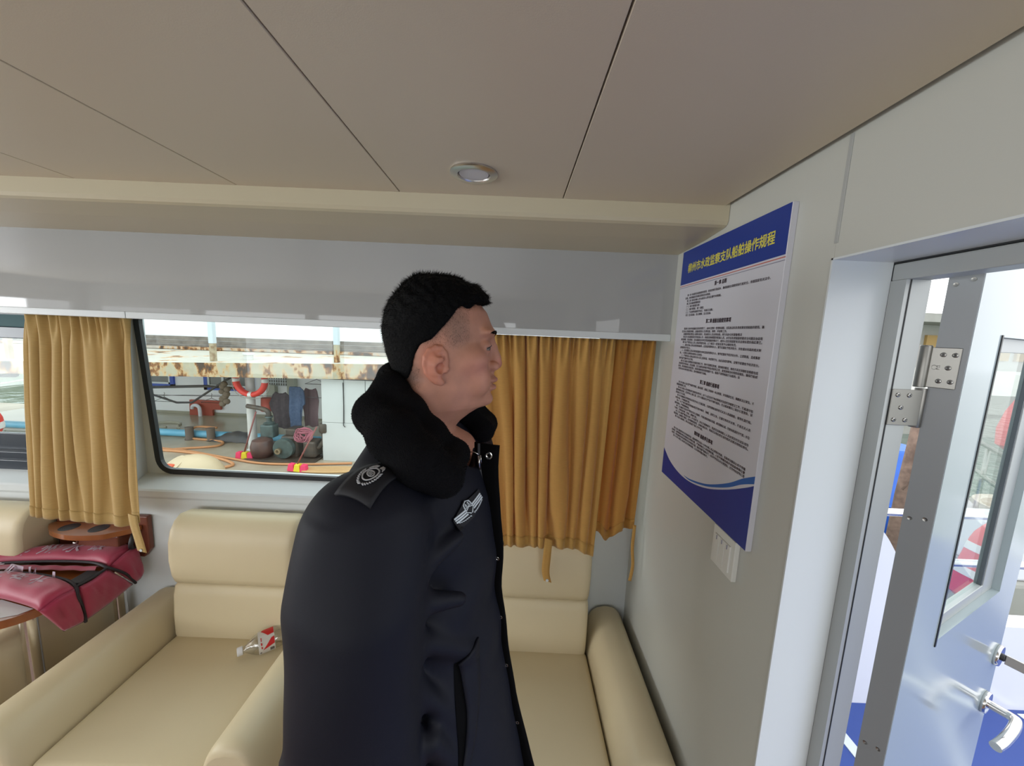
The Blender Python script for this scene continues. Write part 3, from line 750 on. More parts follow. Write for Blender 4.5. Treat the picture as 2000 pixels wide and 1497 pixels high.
for k in range(7): prof += [(r - 0.0022, 0.135 + k * 0.011), (r, 0.1405 + k * 0.011)]
prof += [(r, 0.216), (0.029, 0.224), (0.018, 0.222)]
lathe(bm, prof, c0, ax, 32, cap=False); part('body', bm, M_pet, bt)
bm = B(); lathe(bm, [(0.001, 0), (0.0135, 0.0005), (0.0148, 0.003), (0.0148, 0.017), (0.0135, 0.018)], c0, ax, 24); part('cap', bm, mat('white cap plastic', (0.70, 0.70, 0.72), 0.4), bt, 'white screw cap')
# wrap label pieces on the cylinder (angle measured round the axis)
U = ax.cross(Vector((0, 0, 1))).normalized(); W = U.cross(ax).normalized()
def wrap(name, pts, m, rr):
    """pts (h, angle degrees) outline; 0 deg faces the camera, 90 faces up"""
    bm = B(); t = bmesh.new(); vs = [t.verts.new((a, b, 0)) for a, b in pts]; t.faces.new(vs)
    bmesh.ops.triangulate(t, faces=t.faces)
    bmesh.ops.subdivide_edges(t, edges=t.edges, cuts=5, use_grid_fill=True)
    for v in t.verts:
        h, a = v.co.x - 0.018, math.radians(v.co.y); v.co = c0 + ax * h + (U * math.cos(a) + W * math.sin(a)) * rr
    add(bm, t); o = part(name, bm, m, bt); return o
M_lw = mat('label white', (0.62, 0.60, 0.58), 0.5); M_lr = mat('label red', (0.55, 0.01, 0.015), 0.45)
wrap('label', [(0.082, -60), (0.132, -60), (0.132, 0), (0.132, 60), (0.132, 130), (0.082, 130), (0.082, 60), (0.082, 0)], M_lw, r + 0.0006)
wrap('label_red', [(0.092, 100), (0.112, 62), (0.131, 66), (0.131, 125), (0.10, 128)], M_lr, r + 0.001)
wrap('label_red', [(0.131, 48), (0.122, 44), (0.094, -8), (0.131, 12)], M_lr, r + 0.001)
wrap('label_lettering', [(0.090, 60), (0.0925, 60), (0.0925, 42), (0.090, 40)], M_lr, r + 0.0012); wrap('label_lettering', [(0.089, 36), (0.094, 33), (0.0935, 22), (0.090, 20)], M_lr, r + 0.0012); wrap('label_lettering', [(0.090, 15), (0.094, 15), (0.0945, 4), (0.091, 3)], M_lr, r + 0.0012)
wrap('label_code', [(0.116, -28), (0.129, -28), (0.129, -6), (0.116, -6)], mat('label grey', (0.12, 0.11, 0.11), .6), r + 0.001)
wrap('label_dot', [(0.088 + 0.003 * math.cos(a), -22 + 6 * math.sin(a)) for a in [k * PI / 5 for k in range(10)]], MATS['label grey'], r + 0.001)
# ================================================================= OPEN DOOR
HD = Vector((0.675, 0.56, 0)); DA = Vector((0.899, 0.438, 0)).normalized(); DN = Vector((DA.y, -DA.x, 0))
MD = Matrix(((DA.x, -DN.x, 0, HD.x), (DA.y, -DN.y, 0, HD.y), (0, 0, 1, 0), (0, 0, 0, 1)))   # local (along leaf, into thickness, up)
M_door = mat('glossy pale door enamel', (0.34, 0.395, 0.41), 0.14, spec=0.28)
M_dedge = mat('grey door edge', (0.25, 0.26, 0.27), 0.45)
dr = thing('door_1', 'pale blue-grey metal cabin door standing open outwards', None, (HD.x, HD.y, 0.03), kind='structure')
TH = 0.036; W_ = 0.597
def dbox(bm, a0, a1, b0, b1, z0, z1, bev=0.0, mi=0):
    t = B(); box(t, a0, a1, b0, b1, z0, z1, bev, 2, mi); add(bm, t, 0, MD)
bm = B()
dbox(bm, 0, 0.125, 0, TH, 0.03, 1.775); dbox(bm, 0.470, W_, 0, TH, 0.03, 1.775); dbox(bm, 0.125, 0.470, 0, TH, 0.03, 1.105); dbox(bm, 0.125, 0.470, 0, TH, 1.655, 1.775)
part('leaf', bm, M_door, dr)
bm = B(); dbox(bm, -0.002, 0.0, 0.0005, TH - 0.0005, 0.03, 1.775); part('hinge_edge', bm, M_dedge, dr, 'dark grey hinge edge of the door')
for z in (1.735, 1.36, 0.93, 0.5):
    for b in (0.010, 0.027):
        bm = B(); t = B(); lathe(t, [(0.0032, -0.0005), (0.0030, 0.0008), (0.0012, 0.0004), (0.0008, -0.0002)], (-0.002, b, z - (0.006 if b > .02 else 0)), (-1, 0, 0), 14); add(bm, t, 0, MD); part('screw', bm, M_screw, dr)
# window in the leaf
bm = B()
for (a0, a1, z0, z1) in ((0.125, 0.150, 1.105, 1.655), (0.405, 0.470, 1.105, 1.655), (0.150, 0.405, 1.105, 1.130), (0.150, 0.405, 1.63, 1.655)):
    dbox(bm, a0, a1, 0.012, 0.026, z0, z1, 0.001)
part('window_frame', bm, M_silver, dr)
bm = B(); dbox(bm, 0.122, 0.1275, -0.0015, 0.004, 1.095, 1.658); part('edge_gasket', bm, M_rubber, dr)
bm = B(); dbox(bm, 0.398, 0.405, 0.0135, 0.020, 1.13, 1.63); part('inner_gasket', bm, mat('dark grey gasket', (0.07, 0.08, 0.09), 0.5), dr)
bm = B(); dbox(bm, 0.150, 0.405, 0.019, 0.022, 1.13, 1.63); part('pane', bm, M_glass, dr)
# lever handle and lock
lv = B()
def dl_(prof, a, z, m, name, label=None, seg=28):
    bm = B(); t = B(); lathe(t, prof, (a, 0, z), (0, -1, 0), seg); add(bm, t, 0, MD); return part(name, bm, m, dr, label)
dl_([(0.0265, 0.0), (0.0265, 0.006), (0.025, 0.009), (0.012, 0.0095)], 0.556, 0.790, M_chrome, 'handle_rose', 'round polished rose')
bm = B(); t = B(); tube(t, bez([(0.556, 0, 0.79), (0.556, -0.030, 0.79), (0.554, -0.043, 0.791), (0.545, -0.051, 0.793), (0.50, -0.055, 0.797), (0.44, -0.054, 0.797), (0.41, -0.050, 0.793)], 8), 0.0098, 14); add(bm, t, 0, MD)
part('lever_handle', bm, M_chrome, dr, 'polished steel lever handle')
dl_([(0.0255, 0.0), (0.0255, 0.006), (0.024, 0.0085), (0.010, 0.009)], 0.570, 0.912, M_chrome, 'lock_rose', 'round polished lock rose')
bm = B(); t = B(); lathe(t, [(0.0085, 0.0), (0.0085, 0.013), (0.007, 0.014)], (0.570, 0, 0.912), (0, -1, 0), 20); add(bm, t, 0, MD); part('lock_cylinder', bm, M_black, dr)
bm = B(); t = B(); box(t, -0.0012, 0.0012, -0.045, -0.014, -0.012, 0.012, 0.001); add(bm, t, 0, MD @ Matrix.Translation((0.570, 0, 0.910))); part('key', bm, M_steel, dr, 'flat steel key left in the lock')
# hinge
M_h = mat('satin stainless hinge', (0.27, 0.26, 0.24), 0.42, metal=1.0, bump=(40, 0.06))
def screw_at(parent, p, nrm, r=0.0042):
    bm = B(); lathe(bm, [(r * 1.15, 0), (r * 1.1, 0.0006), (r * 0.95, 0.0012), (r * 0.6, 0.0014), (r * 0.3, 0.0006)], p, nrm, 16)
    n = Vector(nrm).normalized(); u = n.orthogonal().normalized(); v = n.cross(u)
    o = part('screw', bm, M_screw, parent)
    bm = B()
    for d in (u, v):
        c = Vector(p) + n * 0.0016; q = n.cross(d)
        vs = [bm.verts.new(c + d * a * r * 0.55 + q * b * r * 0.12) for a, b in ((-1, -1), (1, -1), (1, 1), (-1, 1))]; bm.faces.new(vs)
    part('cross_slot', bm, M_black, o)
kx, ky = 0.6515, 0.5985
bm = B(); lathe(bm, [(0.0072, 0), (0.0074, 0.001), (0.0074, 0.065), (0.0068, 0.067)], (kx, ky, 1.570), seg=24)
t = B(); box(t, -0.0040, -0.0020, 0.0065, 0.0440, 1.571, 1.634, 0.0009)
for v in t.verts: pass
add(bm, t, 0, MD)
h1 = part('hinge_plate', bm, M_h, dr, 'steel hinge leaf screwed to the door edge')
for (b, z) in ((0.0125, 1.623), (0.0250, 1.623), (0.0175, 1.603), (0.0125, 1.582), (0.0250, 1.582)):
    P = MD @ Vector((-0.004, b, z)); screw_at(dr, P, -DA, 0.0032)
bm = B(); t = B(); tube(t, [(-0.0042, 0.0325 + 0.0028 * math.cos(a), 1.603 + 0.0034 * math.sin(a)) for a in [k * PI / 8 for k in range(16)]], 0.0004, 5, closed=True)
for (b0, z0, b1, z1) in ((.0292, 1.600, .0292, 1.606), (.0292, 1.606, .0262, 1.606), (.0292, 1.600, .0262, 1.600), (.0270, 1.603, .0262, 1.6045)): tube(t, [(-0.0042, b0, z0), (-0.0042, b1, z1)], 0.0004, 5)
add(bm, t, 0, MD); part('stamped_mark', bm, M_screw, h1)
hfr = thing('frame_hinge', 'lower stainless hinge half screwed to the door frame', 'hinge', (kx, 0.58, 1.505))
bm = B(); lathe(bm, [(0.0068, -0.001), (0.0074, 0), (0.0074, 0.062), (0.0070, 0.0625)], (kx, ky - 0.004, 1.506), seg=24)
box(bm, 0.600, 0.648, 0.5870, 0.5892, 1.508, 1.566, 0.0008)
part('hinge_plate', bm, M_h, hfr)
for (x, z) in ((0.609, 1.557), (0.627, 1.557), (0.617, 1.537), (0.609, 1.517), (0.627, 1.517)): screw_at(hfr, (x, 0.5870, z), (0, -1, 0), 0.0032)

# ================================================================= AFT DECK OUTSIDE THE DOOR
M_deckblue = mat('blue deck paint', (0.030, 0.065, 0.27), 0.4, spec=0.4, var=(5, 0.3, (0.04, 0.085, 0.32)))
bm = B(); box(bm, 0.66, 4.6, -2.2, 1.56, -0.03, 0.0); st('floor_2', bm, M_deckblue, 'blue painted aft deck outside the door')
bm = B(); box(bm, 1.43, 1.475, -2.0, 1.50, 0.0, 0.003); box(bm, 2.36, 2.405, -2.0, 1.50, 0.0, 0.003); box(bm, 0.9, 4.4, 1.02, 1.05, 0.0, 0.003)
st('trim_8', bm, M_white, 'white lines painted on the blue deck')
M_hull = mat('white gel coat', (0.74, 0.75, 0.80), 0.25)
bm = B()
out = [(0.64, -0.6), (4.6, -0.6), (4.6, 0.40), (2.1, 0.42)] + [(v.x, v.y) for v in bez([(2.1, 0.42, 0), (1.92, 0.45, 0), (1.80, 0.56, 0), (1.70, 0.74, 0), (1.60, 0.865, 0), (1.48, 0.90, 0)], 6)] + [(0.64, 0.90)]
prism(bm, out, 'y', 1.52, 1.60, bev=0.006, seg=2)
tag(part('bulwark', bm, M_hull), 'white curved bulwark around the aft deck', 'bulwark')
rl = thing('deck_railing', 'polished steel guard rail along the aft deck', 'railing', (2.9, 1.56, 0.42))
for z in (0.918, 0.694):
    bm = B(); tube(bm, [(1.05 if z > .8 else 1.75, 1.555, z), (4.5, 1.555, z)], 0.0165, 12); part('rail', bm, M_chrome, rl)
for x in (2.45, 3.3, 4.2):
    bm = B(); tube(bm, [(x, 1.555, 0.40), (x, 1.555, 0.918)], 0.014, 10); part('stanchion', bm, M_chrome, rl)
M_orange = mat('orange red lifebuoy', (0.62, 0.035, 0.022), 0.45, bump=(30, 0.3, 2, 0.004))
M_band = mat('reflective white band', (0.66, 0.66, 0.64), 0.4)
M_rope = mat('grey rope', (0.35, 0.33, 0.28), 0.8)
def lifebuoy(label, c, R, r, axis='y', group=None, rot=0.0):
    t = thing('life_buoy', label, 'life buoy', (c[0], c[1], c[2] - R - r), group)
    def P(a, rr): return Vector((c[0] + rr * math.cos(a), c[1], c[2] + rr * math.sin(a)))
    bm = B(); tube(bm, [P(2 * PI * k / 48, R) for k in range(48)], r, 16, closed=True, flat=0.8); part('ring', bm, M_orange, t)
    for q in range(4):
        a0 = rot + q * PI / 2 + PI / 4; bm = B(); tube(bm, [P(a0 + (k - 3) * 0.04, R) for k in range(7)], r * 1.04, 16, flat=0.8); part('band', bm, M_band, t)
    bm = B(); pts = []
    for q in range(4):
        for k in range(10):
            s = k / 10; a = rot + q * PI / 2 + PI / 4 + s * PI / 2; pts.append(P(a, R + r * (1.05 + 0.55 * math.sin(s * PI))))
    tube(bm, pts, 0.007, 6, closed=True); part('grab_rope', bm, M_rope, t)
    return t
def fender(label, top, bot, r):
    t = thing('boat_fender', label, 'fender', (bot[0], bot[1], bot[2] - r), 'red fenders outside the deck rail')
    a, b = Vector(top), Vector(bot); ax_ = (a - b).normalized(); L = (a - b).length
    bm = B(); prof = [(0.001, -r * .55), (r * .45, -r * .50), (r * .8, -r * .28), (r, 0.04)] + [(r, L * .66), (r * .93, L * .76), (r * .70, L * .88), (r * .42, L * .97), (r * .30, L), (r * .30, L * 1.08)]
    lathe(bm, prof, b, ax_, 24); part('body', bm, M_orange, t)
    for h in (0.20, 0.52):
        bm = B(); lathe(bm, [(r * 1.0, L * h), (r * 1.03, L * h), (r * 1.03, L * (h + .10)), (r * 1.0, L * (h + .10))], b, ax_, 24); part('band', bm, M_band, t)
    bm = B(); tube(bm, bez([a + Vector((.03, 0, -.03)), a + Vector((-.03, -.04, -.07)), a + Vector((.04, -.05, -.05)), a + Vector((0, 0, .02)), (a.x + .02, 1.575, 0.93)], 6), 0.006, 6); part('rope', bm, M_rope, t)
fender('orange-red fender with white bands hung outside the deck rail, seen through the door glass', (2.46, 1.76, 0.80), (2.345, 1.76, 0.42), 0.070)
fender('orange-red fender hung outside the deck rail beyond the free edge of the door', (3.02, 1.76, 0.74), (2.95, 1.76, 0.36), 0.095)

# water all round
M_water = mat('green grey river water', (0.10, 0.15, 0.12), 0.08, spec=0.8, bump=(1.6, 0.55, 4, 0.12))
bm = B(); 
vs = [bm.verts.new(p) for p in ((-90, 1.8, -1.6), (90, 1.8, -1.6), (90, 120, -1.6), (-90, 120, -1.6))]; bm.faces.new(vs)
vs = [bm.verts.new(p) for p in ((0.7, -30, -1.6), (90, -30, -1.6), (90, 1.8, -1.6), (0.7, 1.8, -1.6))]; bm.faces.new(vs)
tag(part('water', bm, M_water), 'green-grey river water around the boats', 'water', kind='stuff')
# own hull side
bm = B(); box(bm, -4.6, 4.6, 1.61, 1.70, -1.59, 0.30); st('wall_hull', bm, M_hull, 'white side of the boat below the windows')

# ================================================================= THINGS SEEN THROUGH THE DOOR GAP AND DOOR GLASS
M_rust = mat('brown rusty steel', (0.13, 0.085, 0.065), 0.8, var=(14, 0.8, (0.24, 0.16, 0.12)), bump=(40, 0.5, 4, 0.004))
M_conc = mat('weathered grey concrete', (0.34, 0.34, 0.31), 0.85, var=(1.5, 0.5, (0.22, 0.21, 0.18)))
M_bluet = mat('blue plastic', (0.02, 0.10, 0.50), 0.5, var=(3, 0.5, (0.05, 0.20, 0.65)))
bm = B(); tube(bm, [(4.36, 4.0, -1.9), (4.40, 4.0, 0.0), (4.45, 4.0, 0.92)], 0.062, 12); tube(bm, [(4.44, 3.95, 0.7), (4.36, 3.9, 0.5), (4.42, 3.9, 0.3), (4.30, 3.92, 0.1)], 0.012, 6)
tag(part('mooring_post', bm, M_rust), 'rusty brown mooring post standing in the water by the door gap', 'post')
t = thing('pontoon_barrel', 'blue plastic float drum behind the rusty mooring post', 'drum', (5.15, 5.0, -1.65))
bm = B(); lathe(bm, [(0.34, 0), (0.36, 0.03), (0.36, 0.5), (0.375, 0.52), (0.36, 0.54), (0.36, 1.2), (0.375, 1.22), (0.36, 1.24), (0.355, 1.93), (0.32, 1.97), (0.01, 1.98)], (5.12, 5.0, -1.65), seg=28); part('body', bm, M_bluet, t)
t = thing('far_pontoon', 'weathered grey floating building on the far water beyond the door', 'pontoon', (20, 16, -1.7))
bm = B(); box(bm, 9, 34, 14, 16, -1.7, -0.9); part('float', bm, M_conc, t)
bm = B(); box(bm, 9, 34, 15.2, 16, -0.9, 2.9); part('wall', bm, mat('pale grey wall', (0.50, 0.50, 0.46), 0.8, var=(0.8, 0.4, (0.36, 0.36, 0.32))), t)
bm = B(); box(bm, 9, 34, 13.7, 13.9, 0.05, 0.95); part('white_band', bm, mat('chalk white paint', (0.75, 0.74, 0.68), 0.7), t)
bm = B(); box(bm, 9, 34, 13.4, 16.2, 2.6, 2.9); part('roof_edge', bm, M_conc, t)
for x in (13, 16.4, 17.2, 19.3, 20.1, 22.5, 26):
    bm = B(); box(bm, x, x + 0.5, 15.1, 15.25, 1.3, 2.2); part('window', bm, mat('ochre shutter', (0.5, 0.33, 0.12), .7) if 'ochre shutter' not in MATS else MATS['ochre shutter'], t)
t = thing('furled_flag', 'furled red flag on a thin pole over the water', 'flag', (11.0, 8.0, -1.6))
bm = B(); tube(bm, [(11.05, 8, -1.7), (11.02, 8, 1.25)], 0.035, 8); part('pole', bm, M_white, t)
bm = B(); lathe(bm, [(0.05, 0), (0.26, 0.15), (0.30, 0.5), (0.24, 0.9), (0.12, 1.3), (0.03, 1.6)], (11.0, 8, -0.55), (0.06, 0, 1), 14); part('cloth', bm, mat('red cloth', (0.65, 0.03, 0.04), .6), t)
t = thing('fishing_float', 'small tan and white work float moored beyond the rail', 'float', (5.75, 4.2, -1.6))
bm = B(); lathe(bm, [(0.46, 0), (0.50, 0.35), (0.47, 0.42), (0.40, 0.40), (0.38, 0.30), (0.01, 0.30)], (6.2, 4.2, -0.62), seg=28); part('tub', bm, mat('tan tub plastic', (0.55, 0.45, 0.36), .5), t)
bm = B(); box(bm, 4.9, 8.6, 3.4, 4.55, -1.75, -0.62, 0.04); part('raft', bm, M_conc, t)
bm = B(); box(bm, 5.0, 5.7, 3.45, 4.0, -0.62, -0.10, 0.03); part('locker', bm, M_hull, t, 'white locker')
bm = B(); box(bm, 6.9, 7.4, 4.05, 4.45, -0.62, 0.0, 0.03); part('crate', bm, M_bluet, t, 'blue crate')

# ================================================================= THE MOORED PONTOON OUTSIDE THE WINDOW
def rust_mat(name, base, rust=(0.30, 0.12, 0.03), dark=(0.07, 0.045, 0.03), lo=0.52, scale=2.2, spotz=None):
    m = bpy.data.materials.new(name); m.use_nodes = True; n = m.node_tree.nodes; l = m.node_tree.links; b = n['Principled BSDF']
    t = n.new('ShaderNodeTexCoord'); a = n.new('ShaderNodeTexNoise'); a.inputs['Scale'].default_value = scale; a.inputs['Detail'].default_value = 8; a.inputs['Roughness'].default_value = 0.62
    mp = n.new('ShaderNodeMapping'); mp.inputs['Scale'].default_value = (1, 1, 0.55)
    l.new(t.outputs['Object'], mp.inputs[0]); l.new(mp.outputs[0], a.inputs['Vector'])
    r = n.new('ShaderNodeValToRGB'); e_ = r.color_ramp.elements
    e_[0].position = lo; e_[0].color = (*base, 1); e_[1].position = lo + 0.13; e_[1].color = (*dark, 1)
    k = e_.new(lo + 0.045); k.color = (*[0.45 * base[i] + 0.55 * (0.75, 0.42, 0.14)[i] for i in range(3)], 1); k = e_.new(lo + 0.08); k.color = (*rust, 1)
    l.new(a.outputs[0], r.inputs[0])
    g = n.new('ShaderNodeTexNoise'); g.inputs['Scale'].default_value = 9; g.inputs['Detail'].default_value = 6; l.new(t.outputs['Object'], g.inputs['Vector'])
    mx = n.new('ShaderNodeMixRGB'); mx.blend_type = 'MULTIPLY'; mx.inputs[0].default_value = 0.35; l.new(r.outputs[0], mx.inputs[1]); l.new(g.outputs[0], mx.inputs[2]); l.new(mx.outputs[0], b.inputs['Base Color'])
    bp = n.new('ShaderNodeBump'); bp.inputs['Strength'].default_value = 0.5; bp.inputs['Distance'].default_value = 0.01; l.new(a.outputs[0], bp.inputs['Height']); l.new(bp.outputs[0], b.inputs['Normal'])
    b.inputs['Roughness'].default_value = 0.65; MATS[name] = m; return m
M_rbeam = rust_mat('cream paint with rust', (0.50, 0.46, 0.33), lo=0.455, scale=3.4)
M_rdeck = rust_mat('pale deck paint with rust', (0.58, 0.55, 0.47), lo=0.56, scale=2.0)
M_wwall = mat('bright white wall paint', (0.93, 0.94, 0.96), 0.6, var=(0.7, 0.3, (0.86, 0.86, 0.86)))
M_deck2 = mat('muddy brown deck', (0.36, 0.30, 0.22), 0.4, var=(1.8, 0.8, (0.52, 0.46, 0.36)), bump=(6, 0.4, 5, 0.01))
M_olive = mat('wet olive deck paint', (0.30, 0.29, 0.21), 0.2, var=(0.9, 0.6, (0.42, 0.40, 0.31)))
M_wframe = mat('cobalt window frame', (0.04, 0.10, 0.50), 0.5)
M_dglass = mat('dark window glass', (0.10, 0.10, 0.09), 0.15)
M_plank = mat('grey weathered planks', (0.13, 0.115, 0.10), 0.8, var=(7, 0.7, (0.26, 0.23, 0.20)), bump=(30, 0.4, 4, 0.005))
M_pipeb = mat('sky blue pipe', (0.12, 0.42, 0.62), 0.4, var=(5, 0.5, (0.28, 0.55, 0.70)))

pb = thing('pontoon_building', 'white floating building on a rusty pontoon outside the window', 'pontoon', (-6, 8, -1.6))
bm = B(); box(bm, -16, -0.6, 5.3, 10.4, -1.75, -1.0); part('deck', bm, M_deck2, pb, 'muddy brown working deck')
bm = B(); box(bm, -13, -0.6, 8.25, 9.8, -1.0, -0.93); part('raised_floor', bm, M_olive, pb, 'wet olive floor strip')
bm = B(); box(bm, -12, -0.6, 9.8, 10.2, -0.86, 0.9); part('lower_wall', bm, M_wwall, pb)
bm = B(); box(bm, -12, -0.6, 9.78, 10.2, -0.93, -0.86); part('wall_base', bm, M_olive, pb)
bm = B(); box(bm, -14, -0.6, 9.25, 9.6, 0.9, 3.6); part('upper_wall', bm, M_wwall, pb)
# walkway slab: slightly sagging along its length
def zt(x): return 0.795 + (x + 6.78) * 0.0337
bm = B(); n = 30; xs_ = [-16 + 15.4 * k / n for k in range(n + 1)]
rows = []
for x in xs_:
    zz = zt(x); th = 0.255 + 0.008 * (x + 6.8)
    rows.append([bm.verts.new(p) for p in ((x, 6.8, zz), (x, 6.8, zz - th), (x, 6.92, zz - th), (x, 6.92, zz - 0.08), (x, 9.3, 0.80), (x, 9.3, 0.93 + 0.0 * x), (x, 6.86, zz + 0.005))])
for a, b in zip(rows, rows[1:]):
    for k in range(7):
        f = bm.faces.new((a[k], a[(k + 1) % 7], b[(k + 1) % 7], b[k])); f.material_index = 1 if k in (5, 6) else 0
bm.faces.new(rows[0]); bm.faces.new(rows[-1][::-1]); part('walkway', bm, [M_rbeam, M_rdeck], pb, 'rusty cream walkway slab with peeling paint')
# curb and planks
bm = B(); prism(bm, [(-16, 0.84), (-0.6, 0.96), (-0.6, 1.03), (-16, 0.89)], 'y', 8.72, 8.86); part('rusty_kerb', bm, rust_mat('rusty kerb', (0.50, 0.44, 0.38), lo=0.46, scale=4.0), pb)
for k in range(3):
    z0 = 0.90 + k * 0.098
    bm = B(); prism(bm, [(-16, z0 - 0.06), (-0.6, z0 + 0.08), (-0.6, z0 + 0.172), (-16, z0 + 0.032)], 'y', 8.90 + 0.004 * (k % 2), 8.95, bev=0.004); part('plank', bm, M_plank, pb)
for (x, m_) in ((-5.70, 0), (-3.35, 1), (-9.6, 0), (-13.2, 0)):
    bm = B(); box(bm, x - 0.042, x + 0.042, 6.98, 7.06, zt(x), 1.28, 0.006); part('post_foot', bm, M_rbeam if m_ else mat('rust stained foot', (0.42, 0.36, 0.25), .8, var=(12, .8, (0.2, .12, .06))) if 'rust stained foot' not in MATS else MATS['rust stained foot'], pb)
    bm = B(); box(bm, x - 0.045, x + 0.045, 6.975, 7.065, 1.18 if not m_ else 1.25, 2.4, 0.006); part('post', bm, mat('pale blue grey post', (0.55, 0.62, 0.66), .5) if 'pale blue grey post' not in MATS else MATS['pale blue grey post'], pb)
def bwin(x0, x1, z0, z1, mull):
    f = B()
    for (a, b, c, d) in ((x0, x1, z0, z0 + 0.09), (x0, x1, z1 - 0.09, z1), (x0, x0 + 0.09, z0, z1), (x1 - 0.09, x1, z0, z1)): box(f, a, b, 9.74, 9.82, c, d)
    fr = part('window', f, M_wframe, pb, 'cobalt blue window frame')
    g = B()
    for (a, b, c, d) in ((x0 + .09, x1 - .09, z0 + .09, z0 + .14), (x0 + .09, x0 + .14, z0 + .09, z1 - .09), (x1 - .14, x1 - .09, z0 + .09, z1 - .09), (mull - .03, mull + .03, z0 + .09, z1 - .09)): box(g, a, b, 9.75, 9.8, c, d)
    part('sash', g, M_white, fr)
    g = B(); box(g, x0 + .09, x1 - .09, 9.775, 9.79, z0 + .09, z1 - .09); part('pane', g, M_dglass, fr)
bwin(-10.7, -9.03, -0.22, 0.62, -9.75); bwin(-8.22, -6.90, -0.24, 0.64, -7.72)
g = B()
for k in range(9): box(g, -6.48 + k * 0.062, -6.465 + k * 0.062, 9.72, 9.73, -0.05, 0.6)
for k in range(8): box(g, -6.48, -5.97, 9.72, 9.73, -0.05 + k * 0.08, -0.035 + k * 0.08)
fr = part('window_grille', g, M_white, pb); g = B(); box(g, -6.48, -5.97, 9.76, 9.79, -0.05, 0.6); part('pane', g, M_dglass, fr)
bm = B(); box(bm, -6.50, -6.28, 9.66, 9.8, -0.93, -0.02); box(bm, -5.95, -5.75, 9.66, 9.8, -0.93, 0.7); part('pilaster', bm, mat('grey green pilaster', (0.36, 0.38, 0.30), .8, var=(3, .6, (.5, .5, .45))), pb)
bm = B(); box(bm, -5.55, -4.45, 9.76, 9.82, -0.90, 0.65); dd = part('door', bm, M_wwall, pb); bm = B(); box(bm, -4.62, -4.58, 9.70, 9.76, -0.25, -0.10, 0.01); part('door_handle', bm, M_screw, dd)
# pole
bm = B(); lathe(bm, [(0.11, 0), (0.11, 0.03), (0.082, 0.05), (0.08, 1.95), (0.10, 1.96), (0.10, 2.0)], (-5.27, 7.35, -1.0), seg=20); tag(part('pontoon_pole', bm, mat('chalky white pole', (0.62, 0.62, 0.60), .6, var=(4, .5, (.45, .44, .40)))), 'white upright pipe column holding up the walkway', 'pole')
lifebuoy('orange-red life buoy hung on the white pole under the rusty walkway', (-5.12, 7.16, 0.485), 0.285, 0.068, rot=PI / 4)
# white cladding block on the right
t = thing('clad_wall', 'pale grey panelled block standing on the pontoon beside the man\'s shoulder', 'wall', (-2.2, 7.1, -1.0))
bm = B(); box(bm, -3.63, -0.9, 6.95, 7.35, -1.0, -0.24, 0.005); box(bm, -3.63, -3.21, 6.95, 7.35, -0.235, 0.60, 0.005); box(bm, -3.20, -2.80, 6.95, 7.35, -0.235, 0.60, 0.005); box(bm, -2.79, -0.9, 6.95, 7.35, -0.235, 0.60, 0.005); part('panels', bm, mat('pale grey cladding', (0.62, 0.64, 0.63), .55, var=(1.2, .5, (.50, .51, .49))), t)
bm = B(); tube(bm, [(-3.205, 6.93, 0.55), (-3.20, 6.93, 0.1), (-3.21, 6.93, -0.28), (-3.18, 6.93, -0.31)], 0.008, 6); part('cable', bm, M_black, t)
bm = B(); box(bm, -2.74, -2.48, 6.90, 6.95, 0.05, 0.35, 0.01); part('meter_box', bm, M_hull, t)
# pipe
bm = B(); tube(bm, [(-14, 8.02, -0.86), (-0.8, 8.02, -0.96)], 0.078, 16); tag(part('water_pipe', bm, M_pipeb), 'sky blue pipe laid along the pontoon deck', 'pipe')
# red panel and vent pipe
t = thing('leaning_board', 'brick red board leaning at the white wall with a bent white vent', 'board', (-8.2, 9.75, -0.93))
bm = B(); prism(bm, [(-8.62, -1.0 + .07), (-8.0, -.93), (-8.0, -0.78), (-7.98, -0.76), (-7.78, -0.76), (-7.78, -0.52), (-8.60, -0.52)], 'y', 9.70, 9.76); part('board', bm, mat('brick red paint', (0.40, 0.07, 0.045), .6), t)
bm = B(); tube(bm, bez([(-8.47, 9.62, -0.735), (-8.43, 9.60, -0.66), (-8.35, 9.60, -0.64), (-8.27, 9.60, -0.69), (-8.25, 9.60, -0.80), (-8.25, 9.60, -0.95)], 6), 0.042, 12); part('vent_pipe', bm, M_hull, t)
# poles and lines over the deck
M_drod = mat('dark metal rod', (0.06, 0.06, 0.065), .5)
bm = B(); tube(bm, [(-8.35, 8.4, -0.13), (-7.70, 8.35, -0.30), (-7.30, 8.3, -0.27), (-6.45, 8.2, 0.27), (-6.30, 8.2, 0.36)], 0.024, 8); tag(part('bent_rod', bm, M_drod), 'bent dark metal rod hanging under the walkway', 'rod')
bm = B(); tube(bm, [(-8.4, 8.3, 0.03), (-7.0, 8.3, 0.12), (-6.1, 8.3, 0.10)], 0.030, 8); tag(part('straight_rod', bm, M_drod), 'long dark bar hanging above the bent rod', 'rod')
M_wire = mat('thin dark wire', (0.10, 0.10, 0.11), .6)
bm = B(); tube(bm, [(-8.6, 7.9, -0.12), (-6.9, 7.7, 0.02), (-4.6, 7.5, 0.13), (-3.3, 7.4, 0.14)], 0.006, 5); tube(bm, [(-8.6, 7.9, -0.04), (-7.2, 7.8, -0.02), (-5.9, 7.6, 0.05)], 0.006, 5)
tag(part('clothes_line', bm, M_wire), 'thin clothes line strung under the walkway', 'line')
hooks = [(-6.6, 7.7, 0.45, 0.12), (-6.35, 7.7, 0.45, 0.0), (-7.9, 7.9, 0.4, 0.1)]
